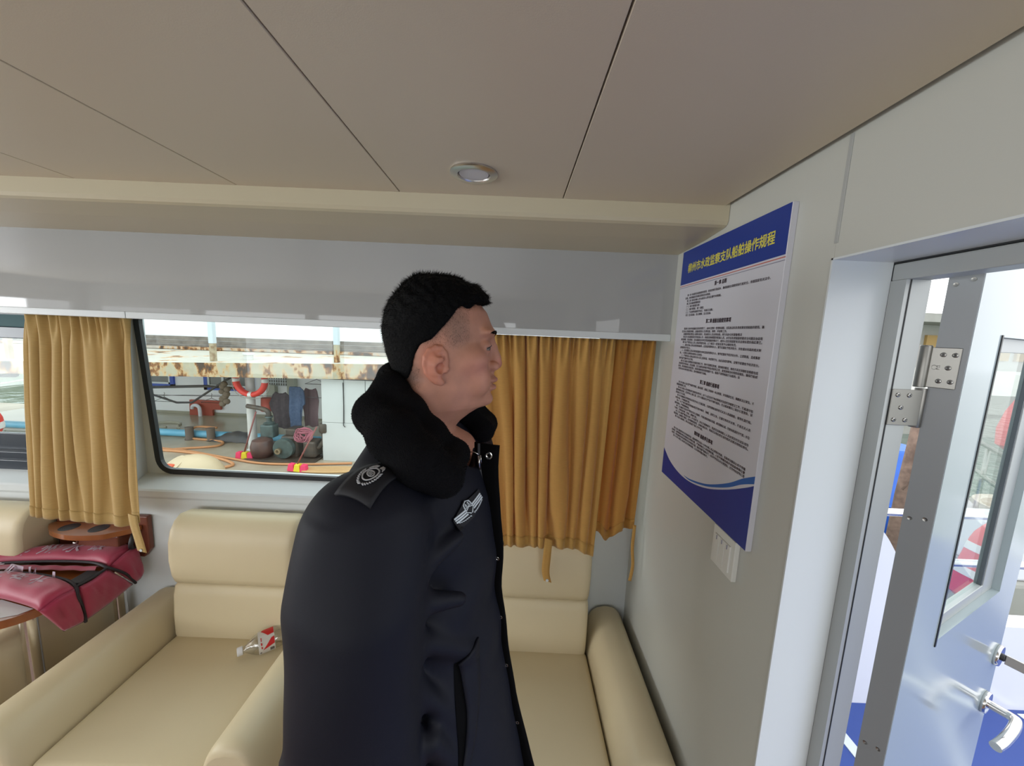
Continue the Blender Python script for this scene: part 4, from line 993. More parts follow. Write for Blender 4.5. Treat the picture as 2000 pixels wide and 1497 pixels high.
def hanger(x, y, z, wd, label, group='wire clothes hangers'):
    bm = B(); tube(bm, [(x, y, z + 0.10), (x + 0.015, y, z + 0.08), (x, y, z + 0.05), (x, y, z)], 0.005, 5)
    tube(bm, [(x, y, z), (x - wd, y, z - 0.10), (x + wd, y, z - 0.10), (x, y, z)], 0.006, 5)
    return tag(part('clothes_hanger', bm, M_wire), label, 'clothes hanger', group)
hanger(-7.45, 7.8, -0.06, 0.22, 'empty wire hanger on the line above the red board, leftmost of the hangers')
hanger(-6.35, 7.7, -0.02, 0.24, 'empty wire hanger on the line between the red board and the white pole')
hanger(-3.95, 7.4, 0.52, 0.24, 'empty wire hanger just right of the hanging blue overalls')
def shirt(x, y, ztop, w_, h, m, label, seed, legs=False, group='clothes hanging on the line'):
    bm = B(); hw = w_ / 2
    if not legs:
        out = [(-0.10, 0), (-0.04, -0.03), (0.04, -0.03), (0.10, 0), (hw, -0.07), (hw * 1.35, -0.26), (hw * 1.02, -0.32), (hw * 0.86, -0.20), (hw * 0.9, -h * 0.6), (hw * 1.05, -h), (hw * 0.3, -h - 0.03), (-hw * 0.4, -h + 0.01), (-hw * 1.0, -h - 0.02), (-hw * 0.85, -h * 0.6), (-hw * 0.8, -0.2), (-hw * 1.1, -0.33), (-hw * 1.35, -0.24), (-hw, -0.06)]
    else:
        out = [(-0.10, 0), (0.10, 0), (hw, -0.08), (hw * 1.15, -0.35), (hw * 0.85, -0.40), (hw * 0.7, -0.30), (hw * 0.72, -h * 0.6), (hw * 0.55, -h), (hw * 0.1, -h), (0, -h * 0.72), (-hw * 0.25, -h * 0.97), (-hw * 0.7, -h * 0.97), (-hw * 0.75, -h * 0.5), (-hw * 0.8, -0.12)]
    t = bmesh.new(); f = t.faces.new([t.verts.new((x + a, y, ztop + b)) for a, b in out]); bmesh.ops.triangulate(t, faces=[f]); bmesh.ops.subdivide_edges(t, edges=t.edges, cuts=3, use_grid_fill=True)
    for v in t.verts: v.co.y += 0.012 * math.sin((v.co.x - x) * 40 + seed) + 0.015 * math.sin(v.co.z * 9)
    add(bm, t); o = part('hanging_shirt' if not legs else 'hanging_overalls', bm, m); solid(o, 0.03, 0)
    return tag(o, label, 'clothing', group)
shirt(-4.73, 7.45, 0.22, 0.33, 0.74, mat('dark brown cloth', (0.045, 0.035, 0.042), .9, var=(20, .6, (.1, .08, .09))), 'dark brown short-sleeved shirt hanging left of the blue overalls', 1)
shirt(-4.36, 7.35, 0.36, 0.31, 0.98, mat('navy work cloth', (0.045, 0.075, 0.14), .9, var=(25, .6, (.09, .13, .22))), 'long navy blue overalls hanging from the line', 2, True)
shirt(-4.20, 7.6, 0.30, 0.26, 0.80, mat('dusty mauve cloth', (0.20, 0.13, 0.14), .9), 'dusty mauve garment hanging behind the blue overalls', 4)
# rag bundle hanging by the lifebuoy
bm = B()
for k in range(9): sphere(bm, (-5.72 + 0.09 * R.uniform(-1, 1), 7.3, 0.36 - 0.05 * k), 0.055, 1.2, 1, 1.1, 8)
tag(part('rag_bundle', bm, mat('dirty rag', (0.14, 0.11, 0.08), .95, bump=(30, .8, 4, .01))), 'dirty rag bundle hanging left of the life buoy on the pole', 'rags')
bm = B(); lathe(bm, [(0.10, 0), (0.12, 0.02), (0.11, 0.05), (0.10, 0.28)], (-5.05, 7.5, -0.20), seg=14); tag(part('red_bucket', bm, MATS['brick red paint']), 'small red bucket behind the pole under the life buoy', 'bucket')
# pump set
M_mach = mat('oily green machine paint', (0.075, 0.115, 0.11), .45, var=(9, .7, (.03, .035, .03)))
M_mach2 = mat('oily black iron', (0.05, 0.042, 0.035), .45, var=(9, .7, (.11, .08, .055)))
t = thing('diesel_pump', 'old green and black engine driven pump on the pontoon deck', 'pump', (-4.55, 7.0, -1.0))
bm = B(); lathe(bm, [(0.05, 0.05), (0.05, 0.0), (0.10, 0.0), (0.11, 0.02), (0.17, 0.02), (0.175, 0.0), (0.19, 0.0), (0.19, 0.10), (0.05, 0.10)], (-4.33, 6.92, -0.76), (0, -1, 0), 28); part('flywheel', bm, M_mach, t, 'round flywheel')
bm = B(); lathe(bm, [(0.055, 0), (0.055, 0.06), (0.03, 0.06), (0.03, 0.02)], (-4.40, 6.82, -0.80), (0, -1, 0), 18); part('pulley', bm, mat('worn brass', (0.35, 0.28, 0.18), .4, metal=.6), t)
bm = B(); box(bm, -4.45, -4.12, 6.95, 7.35, -0.98, -0.55, 0.04); box(bm, -4.38, -4.18, 7.0, 7.3, -0.55, -0.42, 0.02); part('engine_block', bm, M_mach2, t)
bm = B(); lathe(bm, [(0.16, 0), (0.20, 0.1), (0.21, 0.22), (0.17, 0.34), (0.07, 0.39)], (-4.80, 6.95, -0.98), seg=20); part('suction_tank', bm, mat('rusty tank', (0.12, .06, .045), .4, var=(6, .7, (.05, .03, .03))), t)
bm = B(); box(bm, -4.88, -4.62, 7.0, 7.2, -0.62, -0.36, 0.03); lathe(bm, [(0.10, 0), (0.10, 0.03), (0.05, 0.05), (0.045, 0.12), (0.07, 0.13), (0.07, 0.16)], (-4.75, 7.1, -0.36), seg=14); part('pump_body', bm, M_mach, t)
bm = B(); tube(bm, bez([(-4.75, 7.1, -0.2), (-4.77, 7.1, -0.11), (-4.88, 7.1, -0.06), (-5.2, 7.15, -0.03)], 6), 0.045, 10); part('outlet_pipe', bm, M_mach2, t)
bm = B(); box(bm, -5.05, -3.7, 6.7, 7.4, -1.0, -0.965, 0.01); part('skid', bm, M_mach2, t)
bm = B(); lathe(bm, [(0.08, 0), (0.09, .02), (.09, .16), (.08, .18)], (-3.62, 7.0, -0.45), seg=14); tube(bm, [(-3.62, 7.0, -0.45), (-3.62, 7.0, -0.62), (-3.72, 7, -.75), (-3.9, 7, -.8)], 0.05, 10); box(bm, -4.0, -3.75, 6.9, 7.2, -.95, -.62, .04); part('fuel_filter', bm, M_mach2, t)
# pink rope coil
bm = B()
for k in range(26):
    a0 = R.uniform(0, 6.28); c = Vector((-3.98 + R.uniform(-.06, .06), 6.92, -0.48 + R.uniform(-.06, .06))); tube(bm, [c + Vector((0.13 * math.cos(a) * R.uniform(.8, 1), 0.03 * math.sin(3 * a), 0.10 * math.sin(a) - 0.02)) for a in [a0 + q * 0.6 for q in range(9)]], 0.007, 5)
tag(part('rope_coil', bm, mat('pink rope', (0.42, 0.14, 0.18), .8)), 'tangled pink rope coil on top of the pump engine', 'rope')
# brooms
M_head = mat('hot pink bristles', (0.80, 0.05, 0.14), .7); M_headY = mat('yellow bristles', (0.75, 0.60, 0.03), .7)
def broom(label, top, bot, ang, yflip):
    t = thing('push_broom', label, 'broom', (bot[0], bot[1], bot[2] - 0.08), 'push brooms')
    bm = B(); tube(bm, [bot, top], 0.014, 8); part('handle', bm, mat('dull red handle', (0.24, 0.08, 0.07), .6) if 'dull red handle' not in MATS else MATS['dull red handle'], t)
    c = Vector(bot)
    for (o_, m_, w_) in ((-0.13, M_head, 0.10), (-0.02, M_headY, 0.10), (0.09, M_head, 0.10)):
        bm = B(); prism(bm, [(-0.01, -0.09), (w_ + .01, -0.09), (w_ - .01, 0.04), (0.01, 0.04)], 'y', -0.05, 0.05, bev=0.008)
        bmesh.ops.transform(bm, matrix=Matrix.Translation(c) @ Matrix.Rotation(ang, 4, 'Y') @ Matrix.Translation((o_, 0, 0)), verts=bm.verts); part('bristles', bm, m_, t)
broom('pink and yellow broom leaning against the white pole', (-4.93, 7.0, -0.10), (-5.10, 6.85, -0.90), 0.0, 0)
broom('pink and yellow broom in front of the pump engine', (-3.52, 6.55, -0.22), (-3.80, 6.35, -0.90), 0.06, 0)
# hoses
M_hose = mat('orange brown hose', (0.58, 0.27, 0.12), .5)
Zh = -0.975
bm = B()
tube(bm, bez([(-8.2, 7.0, Zh), (-7.2, 6.95, Zh), (-6.6, 7.2, Zh), (-6.1, 7.45, Zh), (-6.25, 7.75, Zh), (-6.9, 7.85, Zh), (-7.15, 7.95, Zh), (-7.0, 8.0, -0.76), (-6.6, 8.1, -0.78)], 10), 0.024, 8)
tube(bm, bez([(-8.4, 7.3, Zh), (-7.2, 7.1, Zh), (-6.3, 7.0, Zh), (-5.5, 6.75, Zh), (-5.05, 6.5, Zh), (-5.1, 6.32, Zh), (-5.35, 6.22, Zh)], 10), 0.026, 8)
tube(bm, bez([(-7.8, 7.25, Zh), (-6.5, 7.1, Zh), (-5.4, 6.8, Zh), (-4.6, 6.6, Zh), (-3.8, 6.65, Zh), (-3.0, 6.8, Zh)], 10), 0.022, 8)
tag(part('garden_hose', bm, M_hose), 'orange-brown hose snaking across the muddy deck', 'hose')
bm = B()
for k in range(5): tube(bm, bez([(-4.0 + .02 * k, 6.45 - 0.03 * k, Zh + .01 * k), (-3.6, 6.30 + 0.05 * k, Zh), (-3.0, 6.35 + 0.06 * k, Zh), (-2.6, 6.5, Zh)], 8), 0.018, 8)
tag(part('hose_coil', bm, mat('tan hose', (0.58, 0.36, 0.16), .5)), 'coiled tan hose on the deck beside the pink broom head', 'hose')
# tan tub with red handle
t = thing('tan_container', 'upturned tan plastic container with a red handle on the near deck', 'container', (-4.85, 5.7, -1.0))
bm = B()
def tubf(u, v):
    a = u * 2 * PI; k = math.sin(v * PI / 2)
    return Vector((-5.10 + 0.46 * k * math.cos(a), 5.75 + 0.32 * k * math.sin(a), -1.0 + 0.45 * math.cos(v * PI / 2) ** 0.7))
grid(bm, 32, 12, tubf, close_u=True); part('body', bm, mat('tan plastic', (0.56, 0.44, 0.28), .5, var=(3, .3, (.45, .35, .22))), t)
bm = B(); lathe(bm, [(0.20, 0), (0.21, 0.02), (0.17, 0.03)], (-5.32, 5.60, -0.70), (-0.35, -0.45, 0.75), 20); part('lid', bm, MATS['tan plastic'], t)
bm = B(); box(bm, -5.40, -5.22, 5.50, 5.58, -0.68, -0.64, 0.015); part('red_handle', bm, mat('orange red plastic', (0.62, .10, .04), .5), t)
# dark rubber mats and small posts by the pipe
bm = B(); 
def mound(u, v): return Vector((-6.55 + 1.1 * u, 7.75 + 0.35 * v, -0.99 + 0.20 * math.sin(u * PI) * math.sin(v * PI) ** .5 + 0.01 * math.sin(u * 30)))
grid(bm, 30, 10, mound); tag(part('rubber_sheet', bm, M_drod), 'heap of dark rubber sheet in front of the blue pipe', 'sheet')
for k, x in enumerate((-7.02, -6.55)):
    bm = B(); lathe(bm, [(0.09, 0), (0.09, .02), (0.075, .03), (0.075, .27), (.08, .28)], (x, 7.86, -1.0), seg=14); tag(part('bollard', bm, mat('rusty bollard', (.16, .13, .11), .7) if k == 0 else MATS['rusty bollard']), ['short rusty bollard in front of the blue pipe, left of the two', 'short rusty bollard in front of the blue pipe, right of the two'][k], 'bollard', 'bollards by the pipe')
bm = B(); tube(bm, bez([(-7.7, 8.35, -0.9)] + [(-8.3 + 0.35 * math.cos(a), 8.6 + 0.25 * math.sin(a), -0.915) for a in [k * 0.5 for k in range(12)]], 4), 0.03, 6); tag(part('chain_ring', bm, mat('pale rope', (.42, .40, .32), .8)), 'loop of pale rope lying on the olive floor', 'rope')
# stuff seen through the far left window
t = thing('red_buoy', 'round red mooring buoy with a white band at the left edge', 'buoy', (-7.0, 4.9, -1.0))
bm = B(); sphere(bm, (-7.42, 4.9, 0.06), 0.30, 1, 1, 1.08, 28); part('ball', bm, M_orange, t)
bm = B(); tube(bm, [(-7.42, 4.9, 0.36), (-7.42, 5.0, 0.55), (-7.42, 6.78, 0.70)], 0.012, 6); part('hanging_rope', bm, M_rope, t)
bm = B(); lathe(bm, [(0.294, -0.045), (0.303, -0.045), (0.305, 0.0), (0.300, 0.045), (0.290, 0.045)], (-7.42, 4.9, 0.03), seg=28); part('band', bm, M_band, t)
bm = B(); tube(bm, [(-16, 7.6, 0.20), (-11.0, 7.5, 0.32), (-10.2, 7.5, 0.35)], 0.07, 8); tube(bm, [(-10.9, 7.4, 0.1), (-9.9, 7.4, 0.55)], 0.03, 6)
tag(part('hanging_fender', bm, M_mach2), 'dark fender pole hanging under the walkway at the left', 'fender')
bm = B(); box(bm, -40, -13, 22, 30, -1.7, 1.6); tag(part('river_bank', bm, mat('muddy green bank', (0.24, 0.24, 0.16), .9, var=(.6, .7, (.40, .36, .28)))), 'muddy river bank beyond the pontoon at the far left', 'bank')
bm = B(); lathe(bm, [(0.28, 0), (0.28, 0.45), (0.24, 0.46)], (-9.5, 6.4, -1.0), seg=18); tag(part('deck_drum', bm, mat('grey drum', (.30, .31, .26), .7)), 'short grey drum on the pontoon deck at the far left', 'drum')
# ================================================================= THE MAN
class Field:
    """implicit surface on a rectilinear grid, meshed by surface nets"""
    def __init__(s, xs, ys, zs):
        s.a = [np.asarray(v, dtype=np.float64) for v in (xs, ys, zs)]
        s.v = np.full(tuple(len(v) for v in s.a), 0.08)
    def sub(s, lo, hi):
        sl = []
        for k in range(3):
            i0 = max(0, np.searchsorted(s.a[k], lo[k]) - 1); i1 = min(len(s.a[k]), np.searchsorted(s.a[k], hi[k]) + 1)
            sl.append(slice(i0, max(i1, i0 + 1)))
        X = s.a[0][sl[0]][:, None, None]; Y = s.a[1][sl[1]][None, :, None]; Z = s.a[2][sl[2]][None, None, :]
        return tuple(sl), X, Y, Z
    @staticmethod
    def smin(a, b, k):
        if k <= 0: return np.minimum(a, b)
        h = np.clip(0.5 + 0.5 * (b - a) / k, 0, 1)
        return b * (1 - h) + a * h - k * h * (1 - h)
    def add(s, fn, lo, hi, k=0.0, cut=False):
        m = 0.03 + k
        sl, X, Y, Z = s.sub([v - m for v in lo], [v + m for v in hi])
        d = fn(X, Y, Z)
        if cut: s.v[sl] = -s.smin(-s.v[sl], d, k)
        else: s.v[sl] = s.smin(s.v[sl], d, k)
    def ell(s, c, r, k=0.0, cut=False, M=None):
        """ellipsoid, M: 3x3 rows = local axes in world"""
        c = np.array(c, float); r = np.array(r, float); M = np.eye(3) if M is None else np.array(M, float)
        ext = np.sqrt(((M * r[:, None]) ** 2).sum(0))
        def fn(X, Y, Z):
            p = (X - c[0], Y - c[1], Z - c[2]); q = [M[i][0] * p[0] + M[i][1] * p[1] + M[i][2] * p[2] for i in range(3)]
            k0 = np.sqrt(sum((q[i] / r[i]) ** 2 for i in range(3))); k1 = np.sqrt(sum((q[i] / r[i] ** 2) ** 2 for i in range(3)))
            return k0 * (k0 - 1) / np.maximum(k1, 1e-6)
        s.add(fn, c - ext, c + ext, k, cut)
    def cap(s, a, b, ra, rb, k=0.0, cut=False, flat=None):
        a = np.array(a, float); b = np.array(b, float); ab = b - a; L2 = max(ab @ ab, 1e-12); rm = max(ra, rb)
        def fn(X, Y, Z):
            px, py, pz = X - a[0], Y - a[1], Z - a[2]
            h = np.clip((px * ab[0] + py * ab[1] + pz * ab[2]) / L2, 0, 1)
            return np.sqrt((px - ab[0] * h) ** 2 + (py - ab[1] * h) ** 2 + (pz - ab[2] * h) ** 2) - (ra + (rb - ra) * h)
        s.add(fn, np.minimum(a, b) - rm, np.maximum(a, b) + rm, k, cut)
    def chain(s, pts, rs, k=0.0, cut=False):
        for i in range(len(pts) - 1): s.cap(pts[i], pts[i + 1], rs[i], rs[i + 1], k, cut)
    def mesh(s, name='surface', smooth=1):
        V = s.v; ins = V < 0; nx, ny, nz = V.shape
        n_cells = (nx - 1, ny - 1, nz - 1)
        c = ins[:-1, :-1, :-1].astype(np.int8)
        tot = np.zeros(n_cells, np.int8)
        for dx in (0, 1):
            for dy in (0, 1):
                for dz in (0, 1): tot += ins[dx:nx - 1 + dx, dy:ny - 1 + dy, dz:nz - 1 + dz]
        act = (tot > 0) & (tot < 8); I, J, K = np.nonzero(act)
        idx = -np.ones(n_cells, np.int64); idx[I, J, K] = np.arange(len(I))
        acc = np.zeros((len(I), 3)); cnt = np.zeros(len(I))
        cor = [(a, b, d) for a in (0, 1) for b in (0, 1) for d in (0, 1)]
        ax = s.a
        def pos(i, j, k): return np.stack((ax[0][i], ax[1][j], ax[2][k]), 1)
        for p in cor:
            for d in range(3):
                if p[d] == 0:
                    q = list(p); q[d] = 1
                    v0 = V[I + p[0], J + p[1], K + p[2]]; v1 = V[I + q[0], J + q[1], K + q[2]]
                    m = (v0 < 0) != (v1 < 0)
                    t = (v0[m] / (v0[m] - v1[m]))[:, None]
                    P0 = pos(I[m] + p[0], J[m] + p[1], K[m] + p[2]); P1 = pos(I[m] + q[0], J[m] + q[1], K[m] + q[2])
                    acc[m] += P0 + (P1 - P0) * t; cnt[m] += 1
        P = acc / cnt[:, None]
        F = []
        for d in range(3):
            e1, e2 = [(1, 2), (2, 0), (0, 1)][d]
            sl0 = [slice(None)] * 3; sl1 = [slice(None)] * 3
            sl0[d] = slice(0, -1); sl1[d] = slice(1, None)
            ch = ins[tuple(sl0)] != ins[tuple(sl1)]
            A = np.array(np.nonzero(ch)); ok = (A[e1] > 0) & (A[e2] > 0) & (A[e1] < n_cells[e1]) & (A[e2] < n_cells[e2]); A = A[:, ok]
            inside_first = ins[A[0], A[1], A[2]]
            def cell(o1, o2):
                B_ = A.copy(); B_[e1] -= o1; B_[e2] -= o2; return idx[B_[0], B_[1], B_[2]]
            q = np.stack((cell(1, 1), cell(0, 1), cell(0, 0), cell(1, 0)), 1)
            q[~inside_first] = q[~inside_first][:, ::-1]
            F.append(q)
        F = np.concatenate(F); F = F[(F >= 0).all(1)]
        # light relaxation
        for _ in range(smooth):
            S = np.zeros_like(P); N = np.zeros(len(P))
            for a, b in ((0, 1), (1, 2), (2, 3), (3, 0)):
                np.add.at(S, F[:, a], P[F[:, b]]); np.add.at(S, F[:, b], P[F[:, a]]); np.add.at(N, F[:, a], 1); np.add.at(N, F[:, b], 1)
            P = 0.5 * P + 0.5 * S / np.maximum(N, 1)[:, None]
        me = bpy.data.meshes.new(name); me.from_pydata(P.tolist(), [], F.tolist()); me.update()
        return me

def axis_grid(segs):
    """segs: [(start, step), ..., (end, None)]"""
    out = []
    for (a, st_), (b, _) in zip(segs, segs[1:]):
        n = max(1, int(round((b - a) / st_))); out += [a + (b - a) * i / n for i in range(n)]
    out.append(segs[-1][0]); return np.array(out)

HX, HY, HA = -0.125, 0.64, math.radians(13)
hf = np.array([math.cos(HA), math.sin(HA), 0.0]); hl = np.array([-math.sin(HA), math.cos(HA), 0.0]); hz = np.array([0, 0, 1.0])
HM = np.array([hf, hl, hz])
def H(s, t, z): return np.array([HX, HY, 0]) + hf * s + hl * t + hz * z
TA = math.radians(-14)
tf = np.array([math.cos(TA), math.sin(TA), 0.0]); tr = np.array([math.sin(TA), -math.cos(TA), 0.0])   # forward, the man's right (towards the camera)
TX, TY = -0.125, 0.615
def T(f, r, z): return np.array([TX, TY, 0]) + tf * f + tr * r + hz * z

fld = Field(axis_grid([(-0.42, 0.008), (-0.25, 0.0022), (0.0, 0.008), (0.16, None)]),
            axis_grid([(0.30, 0.008), (0.52, 0.0022), (0.76, 0.008), (0.96, None)]),
            axis_grid([(0.0, 0.010), (0.70, 0.0065), (0.90, 0.010), (1.38, 0.0022), (1.725, None)]))
def tab_(z, tb):
    zs_ = [r[0] for r in tb]; return [np.interp(z, zs_, [r[k] for r in tb]) for k in range(1, len(tb[0]))]
HEADT = [  # z, front, back, half width, front taper
 (1.40, -0.010, -0.100, .070, .0), (1.43, 0.004, -0.092, .060, .0), (1.455, 0.018, -0.082, .056, .05), (1.475, 0.036, -0.074, .057, .15), (1.487, 0.052, -0.069, .059, .28), (1.495, 0.066, -0.066, .061, .40), (1.501, 0.079, -0.066, .063, .48),
 (1.508, 0.086, -0.066, .064, .50), (1.520, 0.086, -0.067, .066, .46), (1.531, 0.087, -0.069, .068, .42), (1.546, 0.088, -0.073, .0700, .38), (1.560, 0.086, -0.078, .0720, .34), (1.575, 0.084, -0.083, .0735, .32),
 (1.593, 0.084, -0.088, .0745, .30), (1.610, 0.0845, -0.091, .075, .28), (1.624, 0.088, -0.092, .076, .27), (1.640, 0.0845, -0.0885, .0765, .26), (1.661, 0.0755, -0.082, .075, .24), (1.678, 0.060, -0.071, .070, .2), (1.690, 0.046, -0.060, .062, .15), (1.700, 0.040, -0.053, .056, .1), (1.707, 0.031, -0.045, .046, .0), (1.711, 0.020, -0.036, .034, 0)]
def head_fn(X, Y, Z):
    s = (X - HX) * hf[0] + (Y - HY) * hf[1]; t = (X - HX) * hl[0] + (Y - HY) * hl[1]
    Fz, Bz, Wz, Tz = tab_(Z, HEADT)
    s0 = (Fz * 0.42 + Bz * 0.58); af = Fz - s0; ab = s0 - Bz
    u = s - s0; a = np.where(u > 0, af, ab)
    w_ = Wz * (1 - Tz * np.clip(u / np.maximum(af, 1e-3), 0, 1) ** 2)
    p = 2.25
    n = (np.abs(u / np.maximum(a, 1e-3)) ** p + np.abs(t / np.maximum(w_, 1e-3)) ** p) ** (1 / p)
    d = (n - 1) * np.minimum(np.maximum(a, 0.01), np.maximum(w_, 0.01))
    d = np.where(Z > 1.712, np.maximum(d, Z - 1.712), d)
    return np.where(Z < 1.40, np.maximum(d, 1.40 - Z), d)
fld.add(head_fn, (-0.25, 0.5, 1.40), (0.0, 0.76, 1.715), 0.0)
E_ = lambda s, t, z, r, k=0.006, cut=False, M=None: fld.ell(H(s, t, z), r, k, cut, HM if M is None else M)
for sg in (-1, 1):
    E_(0.072, sg * 0.026, 1.628, (0.0155, 0.026, 0.0075), 0.010)           # brow
    E_(0.048, sg * 0.050, 1.582, (0.024, 0.0175, 0.018), 0.022)             # cheekbone
    E_(0.086, sg * 0.033, 1.606, (0.0135, 0.017, 0.0085), 0.008, True)     # socket
    E_(0.066, sg * 0.0315, 1.603, (0.0150, 0.0165, 0.0140), 0.004)         # lids over the ball
    E_(0.0780, sg * 0.0340, 1.6008, (0.0140, 0.0160, 0.0030), 0.001, True) # lid opening
    E_(0.060, sg * 0.040, 1.545, (0.020, 0.018, 0.022), 0.016)             # soft cheek
fld.chain([H(0.083, 0, 1.618), H(0.088, 0, 1.600), H(0.0935, 0, 1.584), H(0.0965, 0, 1.573)], [0.0065, 0.0075, 0.0085, 0.0098], 0.008)
for sg in (-1, 1):
    fld.ell(H(0.0885, sg * 0.0140, 1.5695), (0.0110, 0.0080, 0.0082), 0.003, False, HM)
    fld.ell(H(0.0925, sg * 0.0085, 1.5615), (0.0055, 0.0036, 0.0034), 0.0015, True, HM)
fld.chain([H(0.0895, 0, 1.563), H(0.0875, 0, 1.552)], [0.004, 0.003], 0.006)
E_(0.0865, 0, 1.5455, (0.0130, 0.0225, 0.0060), 0.005)      # upper lip
E_(0.0850, 0, 1.5315, (0.0125, 0.0200, 0.0065), 0.004)      # lower lip
E_(0.0970, 0, 1.5384, (0.0110, 0.0235, 0.0015), 0.0015, True)
E_(0.0945, 0, 1.5215, (0.0060, 0.0170, 0.0045), 0.006, True)
E_(0.0720, 0, 1.5100, (0.0170, 0.0190, 0.0110), 0.010)      # chin
# ears
for sg in (-1, 1):
    def er(s, z, dt=0.0): return H((s + 0.004) * 0.82 - 0.008, sg * (0.0745 + dt * .85 + 0.25 * max(0, 0.010 - s)), (z - 1.573) * 0.85 + 1.5755)
    rim = [(.0105, 1.566), (.0125, 1.580), (.0100, 1.594), (.0020, 1.6035), (-.0090, 1.6055), (-.0200, 1.600), (-.0270, 1.588), (-.0285, 1.574), (-.0245, 1.560), (-.0165, 1.549), (-.0080, 1.542)]
    lay = [er(-0.004, 1.586), er(-0.008, 1.575), er(-0.006, 1.562)]
    for (a, b) in ((0, 1), (1, 2)): fld.cap(lay[a], lay[b], 0.0120, 0.0108, 0.004)
    fld.chain([er(-.008 + (p[0] + .008) * .58, 1.575 + (p[1] - 1.575) * .62, -.0012) for p in rim], [0.0068] * len(rim), 0.003)
    fld.chain([er(*p) for p in [rim[k] for k in range(len(rim))]], [0.0036] * len(rim), 0.0015)
    fld.chain([er(-.008 + (p[0] + .008) * .78, 1.575 + (p[1] - 1.575) * .82, .0078) for p in rim[1:-2]], [0.0028] * (len(rim) - 3), 0.0015, True)
    fld.cap(er(-0.004, 1.547), er(0.002, 1.5415), 0.0070, 0.0060, 0.004)      # lobe
    out_ = [er(s, z, 0.0125) for s, z in ((-.0005, 1.590), (-.0105, 1.586), (-.0145, 1.574), (-.0100, 1.561))]
    fld.ell(er(0.0015, 1.568, 0.012), (0.0078, 0.0100, 0.0085), 0.002, True, HM)      # concha
    fld.ell(er(-0.001, 1.594, 0.0130), (0.0085, 0.0085, 0.0050), 0.002, True, HM)
    fld.chain([er(s, z, 0.004) for s, z in ((-.001, 1.5965), (-.0110, 1.5885), (-.0145, 1.576), (-.0120, 1.563), (-.004, 1.555))], [.0026] * 5, 0.003)
    fld.cap(er(0.0125, 1.566, 0.001), er(0.0110, 1.5615, 0.001), 0.0045, 0.0035, 0.003)   # tragus
# neck muscle
fld.cap(H(-0.035, -0.058, 1.530), H(0.005, -0.028, 1.43), 0.012, 0.012, 0.018); fld.cap(H(-0.035, 0.058, 1.530), H(0.005, 0.028, 1.43), 0.012, 0.012, 0.018)
# trunk and limbs (under the clothes), hands hanging open below the sleeves
fld.cap(T(-.01, 0, 1.40), T(-0.015, 0, 1.30), 0.055, 0.065, 0.03)
fld.ell(T(-0.015, 0, 1.25), (0.072, 0.150, 0.14), 0.04, False, [tf, tr, hz]); fld.ell(T(-0.01, 0, 1.05), (0.075, 0.14, 0.17), 0.04, False, [tf, tr, hz]); fld.ell(T(-0.005, 0, 0.93), (0.085, 0.15, 0.12), 0.04, False, [tf, tr, hz])
for sg in (-1, 1):
    ob = 0.0 if sg > 0 else -0.055
    sh = T(-0.01 + ob * .4, sg * 0.175, 1.375); el = T(-0.02 + ob, sg * 0.200, 1.09); wr = T(0.03 + ob, sg * 0.205, 0.845)
    fld.cap(T(0, sg * .06, 1.40), sh, 0.05, 0.052, 0.03); fld.cap(sh, el, 0.048, 0.036, 0.01); fld.cap(el, wr, 0.036, 0.026, 0.01)
    pm = T(0.045 + ob, sg * 0.205, 0.785)
    fld.cap(wr, pm, 0.024, 0.026, 0.012)
    fld.ell(T(0.045 + ob, sg * 0.203, 0.785), (0.040, 0.016, 0.045), 0.010, False, [tf, tr, hz])
    for k, (ln, off) in enumerate(((0.068, 0.028), (0.076, 0.009), (0.070, -0.010), (0.055, -0.028))):
        a = T(0.047 + ob + off, sg * 0.203, 0.757); b = T(0.050 + ob + off * 1.25, sg * 0.196, 0.757 - ln * 0.55); c_ = T(0.050 + ob + off * 1.2, sg * 0.180, 0.757 - ln)
        fld.chain([a, b, c_], [0.0095, 0.0085, 0.0075], 0.001)
    fld.chain([T(0.070 + ob, sg * 0.198, 0.80), T(0.098 + ob, sg * 0.185, 0.775), T(0.105 + ob, sg * 0.172, 0.748)], [0.013, 0.0105, 0.0085], 0.004)
    hp = T(0.0, sg * 0.09, 0.90); kn = T(0.012, sg * 0.10, 0.49); an = T(-0.02, sg * 0.105, 0.09)
    fld.cap(hp, kn, 0.080, 0.055, 0.02); fld.cap(kn, an, 0.052, 0.036, 0.02); fld.cap(T(-.03, sg * .105, .045), T(.14, sg * .12, .035), .034, .026, .015)
me = fld.mesh('body', 1)

# skin: colour regions follow the anatomy (lips, shaved temple, flushed ear and nose)
m = bpy.data.materials.new('skin'); m.use_nodes = True; n = m.node_tree.nodes; l = m.node_tree.links; b = n['Principled BSDF']
b.inputs['Roughness'].default_value = 0.48; b.inputs['Specular IOR Level'].default_value = 0.4
b.inputs['Subsurface Weight'].default_value = 0.08; b.inputs['Subsurface Radius'].default_value = (0.01, 0.004, 0.002); b.inputs['Subsurface Scale'].default_value = 0.5
at_ = n.new('ShaderNodeAttribute'); at_.attribute_name = 'tone'; at_.attribute_type = 'GEOMETRY'
tc_ = n.new('ShaderNodeTexCoord'); nz = n.new('ShaderNodeTexNoise'); nz.inputs['Scale'].default_value = 55; nz.inputs['Detail'].default_value = 6; l.new(tc_.outputs['Object'], nz.inputs['Vector'])
mx = n.new('ShaderNodeMixRGB'); mx.blend_type = 'OVERLAY'; mx.inputs[0].default_value = 0.18
l.new(at_.outputs['Color'], mx.inputs[1]); l.new(nz.outputs[0], mx.inputs[2]); l.new(mx.outputs[0], b.inputs['Base Color'])
bp = n.new('ShaderNodeBump'); bp.inputs['Strength'].default_value = 0.12; bp.inputs['Distance'].default_value = 0.001
